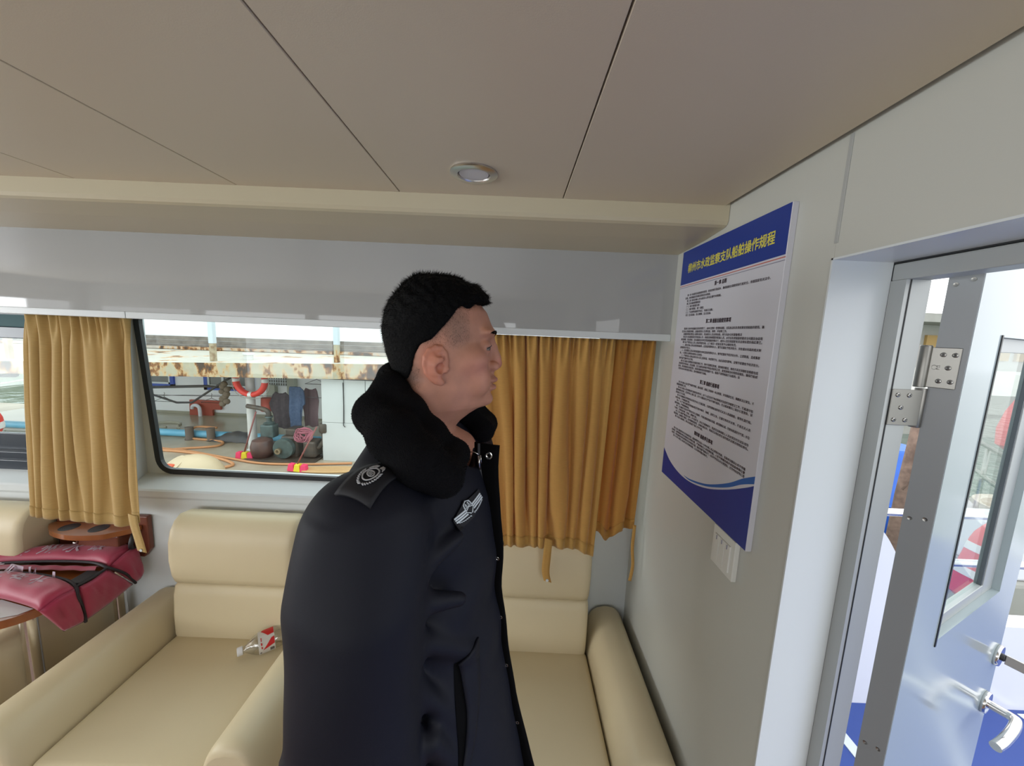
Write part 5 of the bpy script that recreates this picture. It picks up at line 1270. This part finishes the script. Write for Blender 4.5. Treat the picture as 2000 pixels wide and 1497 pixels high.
nz2 = n.new('ShaderNodeTexNoise'); nz2.inputs['Scale'].default_value = 420; nz2.inputs['Detail'].default_value = 3; l.new(tc_.outputs['Object'], nz2.inputs['Vector']); l.new(nz2.outputs[0], bp.inputs['Height']); l.new(bp.outputs[0], b.inputs['Normal'])
M_skin = m
man = thing('person', 'standing man in dark navy uniform coat with black fur collar, looking at the board', 'person', (TX, TY, 0))
vco = np.zeros(len(me.vertices) * 3); me.vertices.foreach_get('co', vco); vco = vco.reshape(-1, 3)
hs = (vco[:, 0] - HX) * hf[0] + (vco[:, 1] - HY) * hf[1]; ht = (vco[:, 0] - HX) * hl[0] + (vco[:, 1] - HY) * hl[1]; hzv = vco[:, 2]
skin = np.array([0.47, 0.222, 0.150]); tone = np.tile(skin, (len(vco), 1))
def blot(c, r, col, k=1.0, sym=True):
    t_ = np.abs(ht) if sym else ht
    d = np.sqrt(((hs - c[0]) / r[0]) ** 2 + ((t_ - c[1]) / r[1]) ** 2 + ((hzv - c[2]) / r[2]) ** 2)
    w_ = np.clip(1.35 - d, 0, 1)[:, None] * k; tone[:] = tone * (1 - w_) + np.array(col) * w_
blot((.06, .05, 1.575), (.035, .03, .028), (0.50, 0.20, 0.15), .55); blot((.10, 0, 1.572), (.014, .018, .012), (0.52, 0.17, 0.13), .6)
blot((-.018, .082, 1.575), (.026, .012, .038), (0.56, 0.19, 0.12), .75)
blot((.092, 0, 1.5455), (.010, .020, .0055), (0.36, 0.115, 0.10), .8); blot((.092, 0, 1.5315), (.010, .018, .0055), (0.42, 0.14, 0.12), .8)
blot((.05, .064, 1.612), (.040, .02, .026), (0.26, 0.135, 0.085), .35); blot((.030, .070, 1.635), (.016, .014, .028), (0.26, 0.14, 0.10), .4)
blot((.014, .072, 1.640), (.026, .018, .022), (0.24, 0.135, 0.095), .6); blot((.018, .072, 1.618), (.012, .018, .018), (0.24, 0.135, 0.095), .5)
blot((-.028, .070, 1.625), (.018, .018, .016), (0.09, 0.055, 0.045), .8)
blot((-.055, .055, 1.555), (.022, .04, .022), (0.09, 0.055, 0.045), .9)
blot((-.066, .03, 1.54), (.04, .06, .03), (0.20, 0.11, 0.08), .6)
ca = me.color_attributes.new('tone', 'FLOAT_COLOR', 'POINT'); ca.data.foreach_set('color', np.concatenate([tone, np.ones((len(tone), 1))], 1).ravel())
part('body', me, M_skin, man, smooth=True)
# eyes
M_eye = mat('eye white', (0.24, 0.20, 0.18), 0.25); M_iris = mat('dark brown iris', (0.02, 0.012, 0.008), 0.1)
for sg in (-1, 1):
    bm = B(); c = Vector(H(0.0645, sg * 0.0315, 1.6025)); sphere(bm, c, 0.0142, seg=24); o = part('eye', bm, M_eye, man)
    bm = B(); tube(bm, [Vector(H(0.0645, sg * 0.0315, 1.6025)) + (Vector(hf) * math.cos(a) + Vector(hl) * math.sin(a)) * 0.0158 + Vector((0, 0, 0.0038 - 0.004 * (a * sg + 0.1) ** 2)) for a in [sg * (-0.60 + 0.21 * q) for q in range(9)]], [0.0003, 0.0006, 0.0008, 0.0009, 0.0009, 0.0009, 0.0008, 0.0007, 0.0004], 6); part('eyelashes', bm, mat('lash', (0.01, 0.008, 0.008), .8) if 'lash' not in MATS else MATS['lash'], man)
    bm = B(); d = Vector(hf); lathe(bm, [(0.0062, 0.0124), (0.0055, 0.0138), (0.003, 0.0146), (0.0001, 0.0148)], c, d, 20, cap=False); part('iris', bm, M_iris, o)

# hair: a close cap grown from the skull, thicker on the crown, plus short strands
xs_ = axis_grid([(-0.26, 0.0028), (0.0, None)]); ys_ = axis_grid([(0.52, 0.0028), (0.76, None)]); zs_ = axis_grid([(1.51, 0.0028), (1.745, None)])
hf_ = Field(xs_, ys_, zs_)
def hair_fn(X, Y, Z):
    s = (X - HX) * hf[0] + (Y - HY) * hf[1]; t = (X - HX) * hl[0] + (Y - HY) * hl[1]
    d = head_fn(X, Y, Z)
    up = np.clip((Z - 1.60) / 0.09, 0, 1)
    frt = np.clip((s - 0.02) / 0.05, 0, 1)
    th = 0.0035 + 0.0070 * up + 0.005 * up * frt + 0.0022 * np.sin(s * 310 + np.sin(t * 150) * 2) * np.sin(t * 260 + Z * 190) * up
    d = d - th
    # lift the cap over the top of the skull
    d = np.where(Z > 1.700, np.maximum(d, Z - 1.7185 + 2.2 * (s + .008) ** 2 + 2.2 * t ** 2), d)
    # hairline: forehead, temple, round the ear, nape
    zl = np.interp(s, [-0.11, -0.085, -0.062, -0.052, -0.046, -0.042, -0.034, -0.018, -0.004, 0.010, 0.020, 0.030, 0.045, 0.060, 0.085],
                      [1.548, 1.545, 1.546, 1.552, 1.568, 1.590, 1.606, 1.614, 1.630, 1.647, 1.662, 1.670, 1.675, 1.6785, 1.683])
    zc = np.interp(s, [-0.11, 0.02, 0.05, 0.09], [1.54, 1.62, 1.668, 1.680])
    side = np.clip((np.abs(t) - 0.03) / 0.025, 0, 1)
    line = np.where(s > 0.025, zc * (1 - side) + zl * side, zl)
    return np.maximum(d, (line - Z) * 0.9)
hf_.add(hair_fn, (-0.3, 0.5, 1.5), (0.1, 0.8, 1.75), 0)
# brushed-up fringe leaning forward over the forehead
for k in range(26):
    t0 = -0.052 + 0.104 * (k / 25); s0 = 0.040 - 0.10 * (abs(t0) / 0.06) ** 2 * 0.25
    tipz = 1.688 + 0.004 * math.sin(k * 2.3); tips = 0.0735 - 0.028 * (abs(t0) / 0.055) ** 2 + 0.004 * math.sin(k * 1.7)
    hf_.chain([H(s0 - 0.03, t0, 1.700 - 1.2 * t0 * t0 / .1), H((s0 + tips) / 2 - .004, t0, 1.6975 - 1.2 * t0 * t0 / .1), H(tips, t0 * 1.02, tipz - .003)], [0.008, 0.0075, 0.0025], 0.006)
hair = hf_.mesh('hair', 1)
M_hair = mat('black hair', (0.0022, 0.0022, 0.0026), 0.7, spec=0.10, bump=(260, 0.9, 4, 0.002))
# strands
me2 = hair; bm = bmesh.new(); bm.from_mesh(me2); bm.normal_update(); rr = random.Random(3)
faces = [f for f in bm.faces]
new = []
cH = Vector(H(-0.005, 0, 1.60))
for k in range(15000):
    f = rr.choice(faces); p = f.calc_center_median(); nrm = (p - cH).normalized()
    s = (p.x - HX) * hf[0] + (p.y - HY) * hf[1]
    if p.z < 1.553 and s < -0.03 and rr.random() < 0.5: continue
    fw = 0.9 * max(0, min(1, (s + 0.05) / 0.1)) * max(0, min(1, (p.z - 1.66) / 0.03))
    d = (nrm * 0.62 + Vector(hf) * fw + Vector((0, 0, -0.45 if p.z < 1.68 else -0.05)) + Vector((rr.gauss(0, .22), rr.gauss(0, .22), rr.gauss(0, .22)))).normalized()
    up_ = max(0, min(1, (p.z - 1.57) / 0.10)); L = (0.0022 + 0.0055 * up_) * (0.4 + rr.random() * 0.8)
    w_ = d.orthogonal().normalized() * 0.00032
    new.append((p - w_ - d * .002, p + w_ - d * .002, p + d * L))
for a, b_, c in new:
    bm.faces.new((bm.verts.new(a), bm.verts.new(b_), bm.verts.new(c)))
bm.to_mesh(me2); bm.free()
part('hair', me2, M_hair, man, 'short black hair brushed forward', smooth=True)
# clipped stubble on the temple and nape
bm = B(); sv = [(hs[i], ht[i], hzv[i]) for i in range(len(hs))]
cand = np.nonzero(((hs > -0.03) & (hs < 0.040) & (hzv > 1.602) & (hzv < 1.672) & (np.abs(ht) > 0.045)) | ((hs < -0.035) & (hs > -0.09) & (hzv > 1.525) & (hzv < 1.57)))[0]
bnv = [v.normal.copy() for v in man.children[0].data.vertices] if len(man.children) else None
for k in range(11000):
    i = int(rr.choice(cand)); p = Vector(vco[i]) + Vector((rr.gauss(0, .0008), rr.gauss(0, .0008), rr.gauss(0, .0008)))
    lim = 1.600 + 0.9 * max(0, hs[i] - 0.028) + rr.random() * 0.010
    if hzv[i] > 1.6 and hzv[i] < lim: continue
    nn = bnv[i]; d = (nn * 0.5 + Vector((0, 0, -0.7)) + Vector((rr.gauss(0, .2), rr.gauss(0, .2), 0))).normalized(); w_ = Vector(hf) * 0.00009
    p = p + nn * 0.0002
    bm.faces.new((bm.verts.new(p - w_), bm.verts.new(p + w_), bm.verts.new(p + d * rr.uniform(.0015, .003))))
part('stubble', bm, mat('dark stubble', (0.02, 0.014, 0.012), 0.8), man)
# eyebrows: small strand patches
for sg in (-1, 1):
    bm = B()
    for k in range(150):
        u = rr.random(); t_ = 0.010 + 0.043 * u; z = 1.6235 + 0.0045 * math.sin(u * PI * .8) + rr.uniform(-.003, .003) * (1 - .5 * u)
        s = 0.0925 - 0.46 * max(0, t_ - 0.008) ** 1.0 * (0.25 + 12 * max(0, t_ - .012)); 
        p = Vector(H(s, sg * t_, z)); d = (Vector(hl) * sg * 0.9 - Vector(hf) * (0.15 + .5 * u) + Vector((0, 0, 0.35 - .4 * u))).normalized(); w_ = Vector((0, 0, 0.0006))
        L = 0.006; off = Vector(hf) * 0.0015
        bm.faces.new((bm.verts.new(p - w_), bm.verts.new(p + w_), bm.verts.new(p + d * L + off)))
    part('eyebrow', bm, M_hair, man)
    # snap the strands onto the brow
bro = [c for c in man.children if c.name.startswith('eyebrow')]
from mathutils.bvhtree import BVHTree
bodyo = [c for c in man.children if c.name.startswith('body')][0]
bv = BVHTree.FromPolygons([v.co for v in bodyo.data.vertices], [tuple(p.vertices) for p in bodyo.data.polygons])
for o in bro:
    for p in o.data.polygons:
        for vi in p.vertices:
            v = o.data.vertices[vi]; h = bv.find_nearest(v.co)
            if h[0]: v.co = h[0] + h[1] * (0.0007 if vi != p.vertices[2] else 0.0022)

# ---------------------------------------------------------------- clothes
M_coat = mat('navy coat cloth', (0.0060, 0.0068, 0.0132), 0.6, spec=0.20, bump=(1500, 0.15, 2))
M_coatbk = mat('black coat lining', (0.0022, 0.0022, 0.0026), 0.85, spec=0.08)
M_fur = mat('black pile collar', (0.004, 0.004, 0.005), 0.95, spec=0.1, bump=(500, 0.8, 4, 0.003))
ct = Field(axis_grid([(-0.40, 0.0045), (0.16, None)]), axis_grid([(0.28, 0.0045), (0.94, None)]), axis_grid([(0.70, 0.0055), (1.52, None)]))
COATT = [(0.70, .205, -.140, .205), (0.80, .196, -.145, .205), (0.90, .172, -.146, .192), (1.00, .151, -.146, .185), (1.10, .131, -.146, .168), (1.20, .117, -.144, .160), (1.30, .109, -.138, .158), (1.36, .096, -.128, .168), (1.40, .082, -.115, .160), (1.435, .060, -.098, .125), (1.465, .040, -.085, .090), (1.51, .01, -.06, .05)]
def coat_fn(X, Y, Z):
    f = (X - TX) * tf[0] + (Y - TY) * tf[1]; r = (X - TX) * tr[0] + (Y - TY) * tr[1]
    Fz, Bz, Wz = tab_(Z, COATT); Fz = Fz - 0.026 * np.clip(-r / 0.07, 0, 1) + 0 * f; c = (Fz + Bz) / 2; a = (Fz - Bz) / 2; p = 2.5
    n = (np.abs((f - c) / a) ** p + np.abs(r / Wz) ** p) ** (1 / p)
    d = (n - 1) * np.minimum(a, Wz)
    d = np.maximum(d, np.maximum(0.735 - Z, Z - 1.505))
    # drag folds from the armhole down to the front, and hanging folds
    q = Z * 0.8 - f * 0.6
    d = d - 0.0030 * np.sin(q * 62 + np.sin(r * 14) * 1.2) * np.clip((1.33 - Z) / 0.05, 0, 1) * np.clip((Z - 1.05) / .1, 0.25, 1) * np.clip(f / .05, 0, 1)
    return d - 0.0022 * np.sin(f * 60 + Z * 9)
ct.add(coat_fn, (-0.4, 0.28, 0.70), (0.2, 0.94, 1.52), 0)
for sg in (-1, 1):
    ob = 0.0 if sg > 0 else -0.055
    SH = T(-0.012 + ob * .4, sg * 0.172, 1.366); UP = T(-0.007 + ob * .7, sg * 0.202, 1.29); EL = T(-0.004 + ob, sg * 0.214, 1.12); MI = T(0.016 + ob, sg * 0.214, 0.98); WR = T(0.035 + ob, sg * 0.212, 0.855)
    for (a, b_, ra, rb, k) in ((T(-0.005, sg * 0.10, 1.374), SH, 0.058, 0.080, 0.03), (SH, UP, 0.082, 0.082, 0.003), (UP, EL, 0.082, 0.079, 0.001), (EL, MI, 0.078, 0.070, 0.001), (MI, WR, 0.072, 0.060, 0.001)):
        ct.cap(a, b_, ra, rb, k)
    # drag folds spreading from the armhole over the chest, and creases at the elbow
    for (p0, p1, r0, r1) in () if sg < 0 else (((.062, .190, 1.322), (.098, .120, 1.345), .010, .004), ((.060, .190, 1.285), (.108, .130, 1.262), .012, .004), ((.058, .188, 1.235), (.112, .100, 1.155), .010, .003), ((.066, .186, 1.17), (.118, .110, 1.03), .009, .004), ((.09, .176, 1.08), (.14, .09, .90), .010, .006)):
        q0 = T(p0[0] - .012, sg * (p0[1] - .006), p0[2]); q1 = T(p1[0] - .010, sg * (p1[1] - .004), p1[2]); ct.cap(q0, q1, r0 + .006, r1 + .006, 0.014)
    for (zc, da) in ((1.12, .2),):
        q = [T(-0.012 + .074 * math.cos(a), sg * (0.214 + .074 * math.sin(a)), zc + .030 * math.sin(a * 1.3 + da)) for a in [x * .35 - .5 for x in range(9)]]
        ct.chain(q, [.002 + .0035 * math.sin(PI * k / 8) for k in range(9)], 0.012)
# soft cloth folds across the sleeve
sl, X, Y, Z = ct.sub((-0.4, 0.28, 0.7), (0.2, 0.94, 1.40))
r_ = (X - TX) * tr[0] + (Y - TY) * tr[1]; f_ = (X - TX) * tf[0] + (Y - TY) * tf[1]
arm_w = np.clip((np.abs(r_) - 0.17) / 0.03, 0, 1)
ct.v[sl] += arm_w * (0.0008 * np.sin(Z * 52 + f_ * 26) * np.clip((1.24 - Z) / .08, 0, 1) + 0.0022 * np.sin(Z * 24 - f_ * 40 + 1.0))
# waist hem cut, neck opening, sleeve ends
ct.cap(T(0.012, 0, 1.43), T(0.03, 0, 1.54), 0.060, 0.085, 0.006, True); ct.ell(T(0.085, 0, 1.475), (.075, .05, .065), 0.01, True, [tf, tr, hz])
for sg in (-1, 1): ct.cap(T(0.022 + (0 if sg > 0 else -.055), sg * 0.210, 0.85), T(0.04 + (0 if sg > 0 else -.055), sg * 0.208, 0.78), 0.048, 0.05, 0.002, True)
coat_me = ct.mesh('coat', 2)
coat = part('coat', coat_me, M_coat, man, 'dark navy padded winter coat', smooth=True)
cv = BVHTree.FromPolygons([v.co for v in coat.data.vertices], [tuple(p.vertices) for p in coat.data.polygons])
MB_ = Vector((TX, TY, 0))
def on_coat(p, d=(0.35, -0.94, 0)):
    """point of the coat surface met going from p + d*0.3 back along -d; world in, world out"""
    d = Vector(d).normalized(); h = cv.ray_cast(Vector(p) - MB_ + d * 0.35, -d)
    if h[0] is None: h = cv.find_nearest(Vector(p) - MB_)
    return h[0] + MB_, h[1]

# ---------------------------------------------------------------- things sewn on the coat
M_silverth = mat('silver thread', (0.42, 0.42, 0.44), 0.5)
M_badge = mat('white thread', (0.60, 0.66, 0.70), 0.6)
M_patch = mat('dark navy patch', (0.004, 0.004, 0.008), 0.7)
def on_top(f, r):
    p = Vector(T(f, r, 1.60)) - MB_; h = cv.ray_cast(p, Vector((0, 0, -1)))
    return (h[0] + MB_, h[1]) if h[0] else (Vector(T(f, r, 1.4)), Vector((0, 0, 1)))
def top_pt(f, r, h):
    p, n = on_top(f, r); return p + n * h
for sg in (1, -1):
    bm = B(); grid(bm, 9, 12, lambda u, v: top_pt(-0.023 + 0.046 * u, sg * (0.128 + 0.090 * v), 0.004 + 0.0015 * math.sin(PI * u)))
    ep = part('epaulette', bm, M_patch, man); solid(ep, 0.004, -1)
    # wreath emblem: u runs forward, v runs towards the neck
    def EP(u, v, h=0.0072): return top_pt(0.001 + u * 0.0009, sg * (0.186 - v * 0.00155), h)
    bm = B(); tube(bm, [EP(8.2 * math.cos(a), 7.6 * math.sin(a)) for a in [k * PI / 14 for k in range(28)]], 0.0010, 6, closed=True)
    tube(bm, [EP(5.0 * math.cos(a) , 3.0 * math.sin(a) - 1.0 * math.cos(a)) for a in [k * PI / 12 for k in range(24)]], 0.0008, 6, closed=True)
    for x in (-2.2, 0, 2.2): tube(bm, [EP(x - .8, -1.9 - .2 * x), EP(x + .8, 2.2 - .2 * x)], 0.0006, 5)
    for q in (-1, 1):
        for k in range(9):
            a = -PI / 2 + q * (0.12 + k * 0.20); r0 = 11.0
            tube(bm, [EP(r0 * math.cos(a), r0 * math.sin(a)), EP((r0 + 1.5) * math.cos(a + q * .18), (r0 + 1.5) * math.sin(a + q * .18))], [0.0013, 0.0007], 5)
        for k in range(5):
            tube(bm, [EP(q * 2.2, 9.2 + k * .9), EP(q * 6.0, 9.4 + k * .8), EP(q * (9.4 - .3 * k), 6.0 + k * .9)], [0.0006, 0.0007, 0.0005], 5)
    part('emblem', bm, M_silverth, ep, 'silver wreath emblem')
# chest badge: wings, shield and laurel, laid on the cloth
BP = Vector((-0.0555, 0.50, 1.374)); BD = (Vector((0.10, -0.5, 0.16))).normalized()
e0 = Vector((0, 0, 1)).cross(BD).normalized(); e1 = BD.cross(e0).normalized(); ba = math.radians(33)
eu = (e0 * math.cos(ba) + e1 * math.sin(ba)); ev = (-e0 * math.sin(ba) + e1 * math.cos(ba))
def BPT(u, v, h):
    p, n = on_coat(BP + eu * u * 0.001 + ev * v * 0.001, BD); return p + n * h
def patch(name, outs, m, h, parent, label=None):
    bm = B()
    for o_ in outs:
        t = bmesh.new(); f = t.faces.new([t.verts.new((a, b, 0)) for a, b in o_]); bmesh.ops.triangulate(t, faces=[f])
        big = max(max(p[0] for p in o_) - min(p[0] for p in o_), max(p[1] for p in o_) - min(p[1] for p in o_))
        if big > 8: bmesh.ops.subdivide_edges(t, edges=t.edges, cuts=4, use_grid_fill=True)
        for v in t.verts: v.co = BPT(v.co.x, v.co.y, h)
        add(bm, t)
    o = part(name, bm, m, parent, label); solid(o, 0.0009, 1); return o
bd = patch('chest_badge', [[(-27, -8), (-25, -14), (0, -15), (25, -8), (27, 4), (27, 11), (6, 12), (0, 16), (-6, 12), (-26, 4)]], M_patch, 0.0028, man, 'dark badge with white wings and a shield')
wg = []
for q in (-1, 1):
    for k in range(3):
        y0 = 5.5 - k * 3.6 if q > 0 else 0.5 - k * 3.4
        y0 = 4.0 - k * 3.5
        wg.append([(q * 5.5, y0), (q * 24.5, y0 + 2.2), (q * 24.8, y0 - 0.2), (q * 5.5, y0 - 2.3)])
wg += [[(-6, 4), (-6, 5), (0, 5.4), (6, 5), (6, 4), (0, 4.4)], [(-6.4, 5), (-5.4, 5), (-4.2, 11.4), (-5.2, 11.6)], [(6.4, 5), (5.4, 5), (4.2, 11.4), (5.2, 11.6)], [(-5.2, 11.6), (-4.6, 10.7), (0, 13.6), (0, 14.8)], [(5.2, 11.6), (4.6, 10.7), (0, 13.6), (0, 14.8)],
       [(-3.6, 6.4), (-0.9, 6.4), (-0.9, 7.2), (-3.6, 7.2)], [(-3.2, 8.4), (-0.9, 8.4), (-0.9, 9.2), (-3.2, 9.2)], [(-2.6, 6.4), (-1.8, 6.4), (-1.8, 10.6), (-2.6, 10.6)], [(0.9, 6.4), (3.6, 6.4), (3.6, 7.2), (0.9, 7.2)], [(0.9, 9.6), (3.4, 9.6), (3.4, 10.4), (0.9, 10.4)], [(1.6, 7.2), (2.4, 7.2), (2.4, 9.6), (1.6, 9.6)],
       [(-6.5, 1.5), (-5.2, 0.5), (0, 3.2), (5.2, 0.5), (6.5, 1.5), (0, 4.2)], [(-6, -1), (-4.5, -2), (0, -7), (-1, -8)], [(6, -1), (4.5, -2), (0, -7), (1, -8)]]
for q in (-1, 1):
    for k in range(7):
        x = q * (3 + k * 2.9); y = -9.5 + 0.055 * (k * 2.9) ** 1.9 * .35
        wg.append([(x, y - 1.4), (x + q * 2.6, y + .6), (x + q * 1.6, y + 1.2), (x - q * .3, y + 0.1)])
patch('wings', wg, M_badge, 0.0040, bd)
# front flap with press studs
def front(z, r=-0.006):
    p = Vector(T(0.45, r, z)) - MB_; h = cv.ray_cast(p, Vector(-tf)); return (h[0] + MB_) if h[0] else Vector(T(0.10, r, z))
zs_ = [1.446 - 0.0178 * k for k in range(39)]
base_ = []
for z in zs_:
    p = front(min(z, 1.40)); p.z = z; base_.append(p)
# even out the seam line
for _ in range(3): base_ = [base_[0]] + [(a + b_ * 2 + c) / 4 for a, b_, c in zip(base_, base_[1:], base_[2:])] + [base_[-1]]
def wd(z): return float(np.interp(z, [0.75, 0.85, 1.0, 1.2, 1.33, 1.40, 1.44], [0.034, 0.022, 0.012, 0.012, 0.019, 0.030, 0.034]))
bm = B(); NZ = len(zs_)
def flapf(u, v):
    k = int(round(v * (NZ - 1))); p = base_[k]; z = zs_[k]
    return p + Vector(tf) * (-0.010 + u * (wd(z) + 0.010)) + Vector(tr) * (0.006 * math.sin(u * 2) + .002)
grid(bm, 6, NZ, flapf); fl = part('front_flap', bm, M_coatbk, man, 'black inner flap of the open coat front'); solid(fl, 0.005, 0)
for k in (1, 11, 17, 22, 28):
    p = flapf(0.62, k / (NZ - 1)) + Vector(tr) * 0.003
    bm = B(); q_ = 1.0 if k == 1 else 0.5; lathe(bm, [(0.0062 * q_, 0), (0.0064 * q_, 0.0012 * q_), (0.0045 * q_, 0.0018 * q_), (0.0026 * q_, 0.0010 * q_), (0.0024 * q_, -0.001)], p, Vector(tr), 20, cap=False); part('press_stud', bm, M_chrome, fl)
bm = B(); grid(bm, 3, NZ, lambda u, v: base_[int(round(v * (NZ - 1)))] + Vector(tf) * (0.001 - u * .004) + Vector(tr) * (0.0085 + 0.001 * u)); zp = part('zip', bm, mat('dark metal zip', (0.05, 0.05, 0.055), 0.35, metal=.8), man)
p = base_[1] + Vector(tr) * 0.012
bm = B(); tube(bm, [p + Vector((-.014, 0, .004)), p + Vector((-.006, 0, .003)), p], 0.0009, 6); tube(bm, [p + Vector((0, 0, -.002)), p + Vector((.002, 0, -.026))], [0.0014, 0.0018], 6); tube(bm, [p + Vector((.003, 0, -.001)), p + Vector((.0045, 0, -.016))], 0.001, 6); part('zip_pull', bm, M_chrome, zp)
# slanting welt pocket
PD = Vector((0.05, -0.5, 0.50)).normalized()
def PP(x, y, z, h):
    p, n = on_coat(Vector((x, y, z)), Vector((0.12, -0.98, 0.1))); return p + n * h
WL = [(-0.060, 1.158), (-0.052, 1.120), (-0.046, 1.080), (-0.046, 1.045), (-0.052, 1.010), (-0.064, 0.965)]
WR_ = [(-0.030, 1.170), (-0.027, 1.130), (-0.026, 1.090), (-0.029, 1.052), (-0.038, 1.010), (-0.060, 0.962)]
Lc = bez([(a, 0, b) for a, b in WL], 6); Rc = bez([(a, 0, b) for a, b in WR_], 6)
def wf(u, v):
    k = min(int(v * (len(Lc) - 1)), len(Lc) - 1); a = Lc[k].lerp(Rc[k], u); return PP(a.x, 0.45, a.z, 0.0055 - 0.003 * u)
bm = B(); grid(bm, 5, len(Lc), wf); pk = part('pocket_welt', bm, M_coat, man); solid(pk, 0.004, -1)
def wf2(u, v):
    k = min(int(v * (len(Lc) - 1)), len(Lc) - 1); a = Lc[k] + Vector((-0.013 * u * math.sin(PI * min(1, v * 1.05 + .1)), 0, 0)); return PP(a.x, 0.45, a.z, 0.0012)
bm = B(); grid(bm, 4, len(Lc), wf2); part('pocket_slit_shade', bm, M_coatbk, pk)  # flat black strip on the coat, painting the shade inside the slit

# collar: two big pile lobes wrapping the neck
cf = Field(axis_grid([(-0.30, 0.0036), (0.02, None)]), axis_grid([(0.41, 0.0036), (0.85, None)]), axis_grid([(1.33, 0.0036), (1.62, None)]))
def C_(x, y, z): return np.array([x, y, z])
for yy, k in ((1, 0), (-1, 0)):
    # yy=1: the lobe on the camera side
    def Y_(y): return y if yy == 1 else 2 * 0.632 - y
    dx = 0.0 if yy == 1 else 0.030
    up_ = [C_(-0.200, 0.630, 1.540), C_(-0.190, 0.575, 1.530), C_(-0.156 + dx, Y_(0.548), 1.505), C_(-0.122 + dx, Y_(0.545), 1.472), C_(-0.085 + dx, Y_(0.560), 1.438)]
    lo_ = [C_(-0.216, 0.630, 1.510), C_(-0.203, Y_(0.545), 1.500), C_(-0.160 + dx, Y_(0.495), 1.482), C_(-0.120 + dx, Y_(0.475), 1.452), C_(-0.088 + dx, Y_(0.480), 1.432)]
    if yy == -1: up_[1] = C_(-0.196, Y_(0.575), 1.527)
    cf.chain(up_, [0.030, 0.028, 0.025, 0.022, 0.018], 0.012); cf.chain(lo_, [0.030, 0.031, 0.034, 0.033, 0.024], 0.012)
    for a, b_ in zip(up_[1:], lo_[1:]): cf.cap(a, b_, 0.022, 0.026, 0.012)
cf.add(lambda X, Y, Z: head_fn(X, Y, Z) - 0.002, (-0.25, 0.5, 1.4), (0.02, 0.76, 1.6), 0.002, True)
bm = bmesh.new(); cme = cf.mesh('collar', 1); bm.from_mesh(cme); bm.normal_update()
rr = random.Random(5); fs = list(bm.faces)
add_f = []
for k in range(16000):
    f = rr.choice(fs); p = f.calc_center_median(); d = (f.normal + Vector((rr.gauss(0, .4), rr.gauss(0, .4), rr.gauss(0, .4) - .2))).normalized(); w_ = d.orthogonal().normalized() * 0.0004
    add_f.append((p - w_, p + w_, p + d * rr.uniform(.0008, .0020)))
for a, b_, c in add_f: bm.faces.new((bm.verts.new(a), bm.verts.new(b_), bm.verts.new(c)))
bm.to_mesh(cme); bm.free()
part('fur_collar', cme, M_fur, man, 'thick black pile collar', smooth=True)
# trousers and shoes
tz = Field(axis_grid([(-0.34, 0.009), (0.10, None)]), axis_grid([(0.36, 0.009), (0.86, None)]), axis_grid([(0.03, 0.010), (0.96, None)]))
for sg in (-1, 1):
    tz.chain([T(0.0, sg * 0.092, 0.93), T(0.012, sg * 0.10, 0.49), T(-0.02, sg * 0.105, 0.08)], [0.105, 0.078, 0.066], 0.03)
tz.ell(T(0, 0, 0.90), (0.118, 0.178, 0.09), 0.03, False, [tf, tr, hz])
part('trousers', tz.mesh('trousers', 1), mat('black trouser cloth', (0.010, 0.010, 0.013), 0.8), man, smooth=True)
M_shoe = mat('black shoe leather', (0.008, 0.008, 0.008), 0.3)
for sg in (-1, 1):
    sf = Field(axis_grid([(-0.34, 0.006), (0.16, None)]), axis_grid([(0.40, 0.006), (0.84, None)]), axis_grid([(-0.01, 0.006), (0.14, None)]))
    sf.cap(T(-0.045, sg * 0.105, 0.05), T(0.15, sg * 0.125, 0.042), 0.046, 0.042, 0); sf.cap(T(-0.04, sg * .105, .05), T(-.03, sg * .105, .11), .046, .045, .02)
    sf.add(lambda X, Y, Z: (0.001 - Z) + 0 * X + 0 * Y, (-.4, .3, -.1), (.2, .9, .03), 0, False) if False else None
    sf.v = np.maximum(sf.v, (0.003 - sf.a[2])[None, None, :]); part('shoe', sf.mesh('shoe', 1), M_shoe, man, smooth=True)
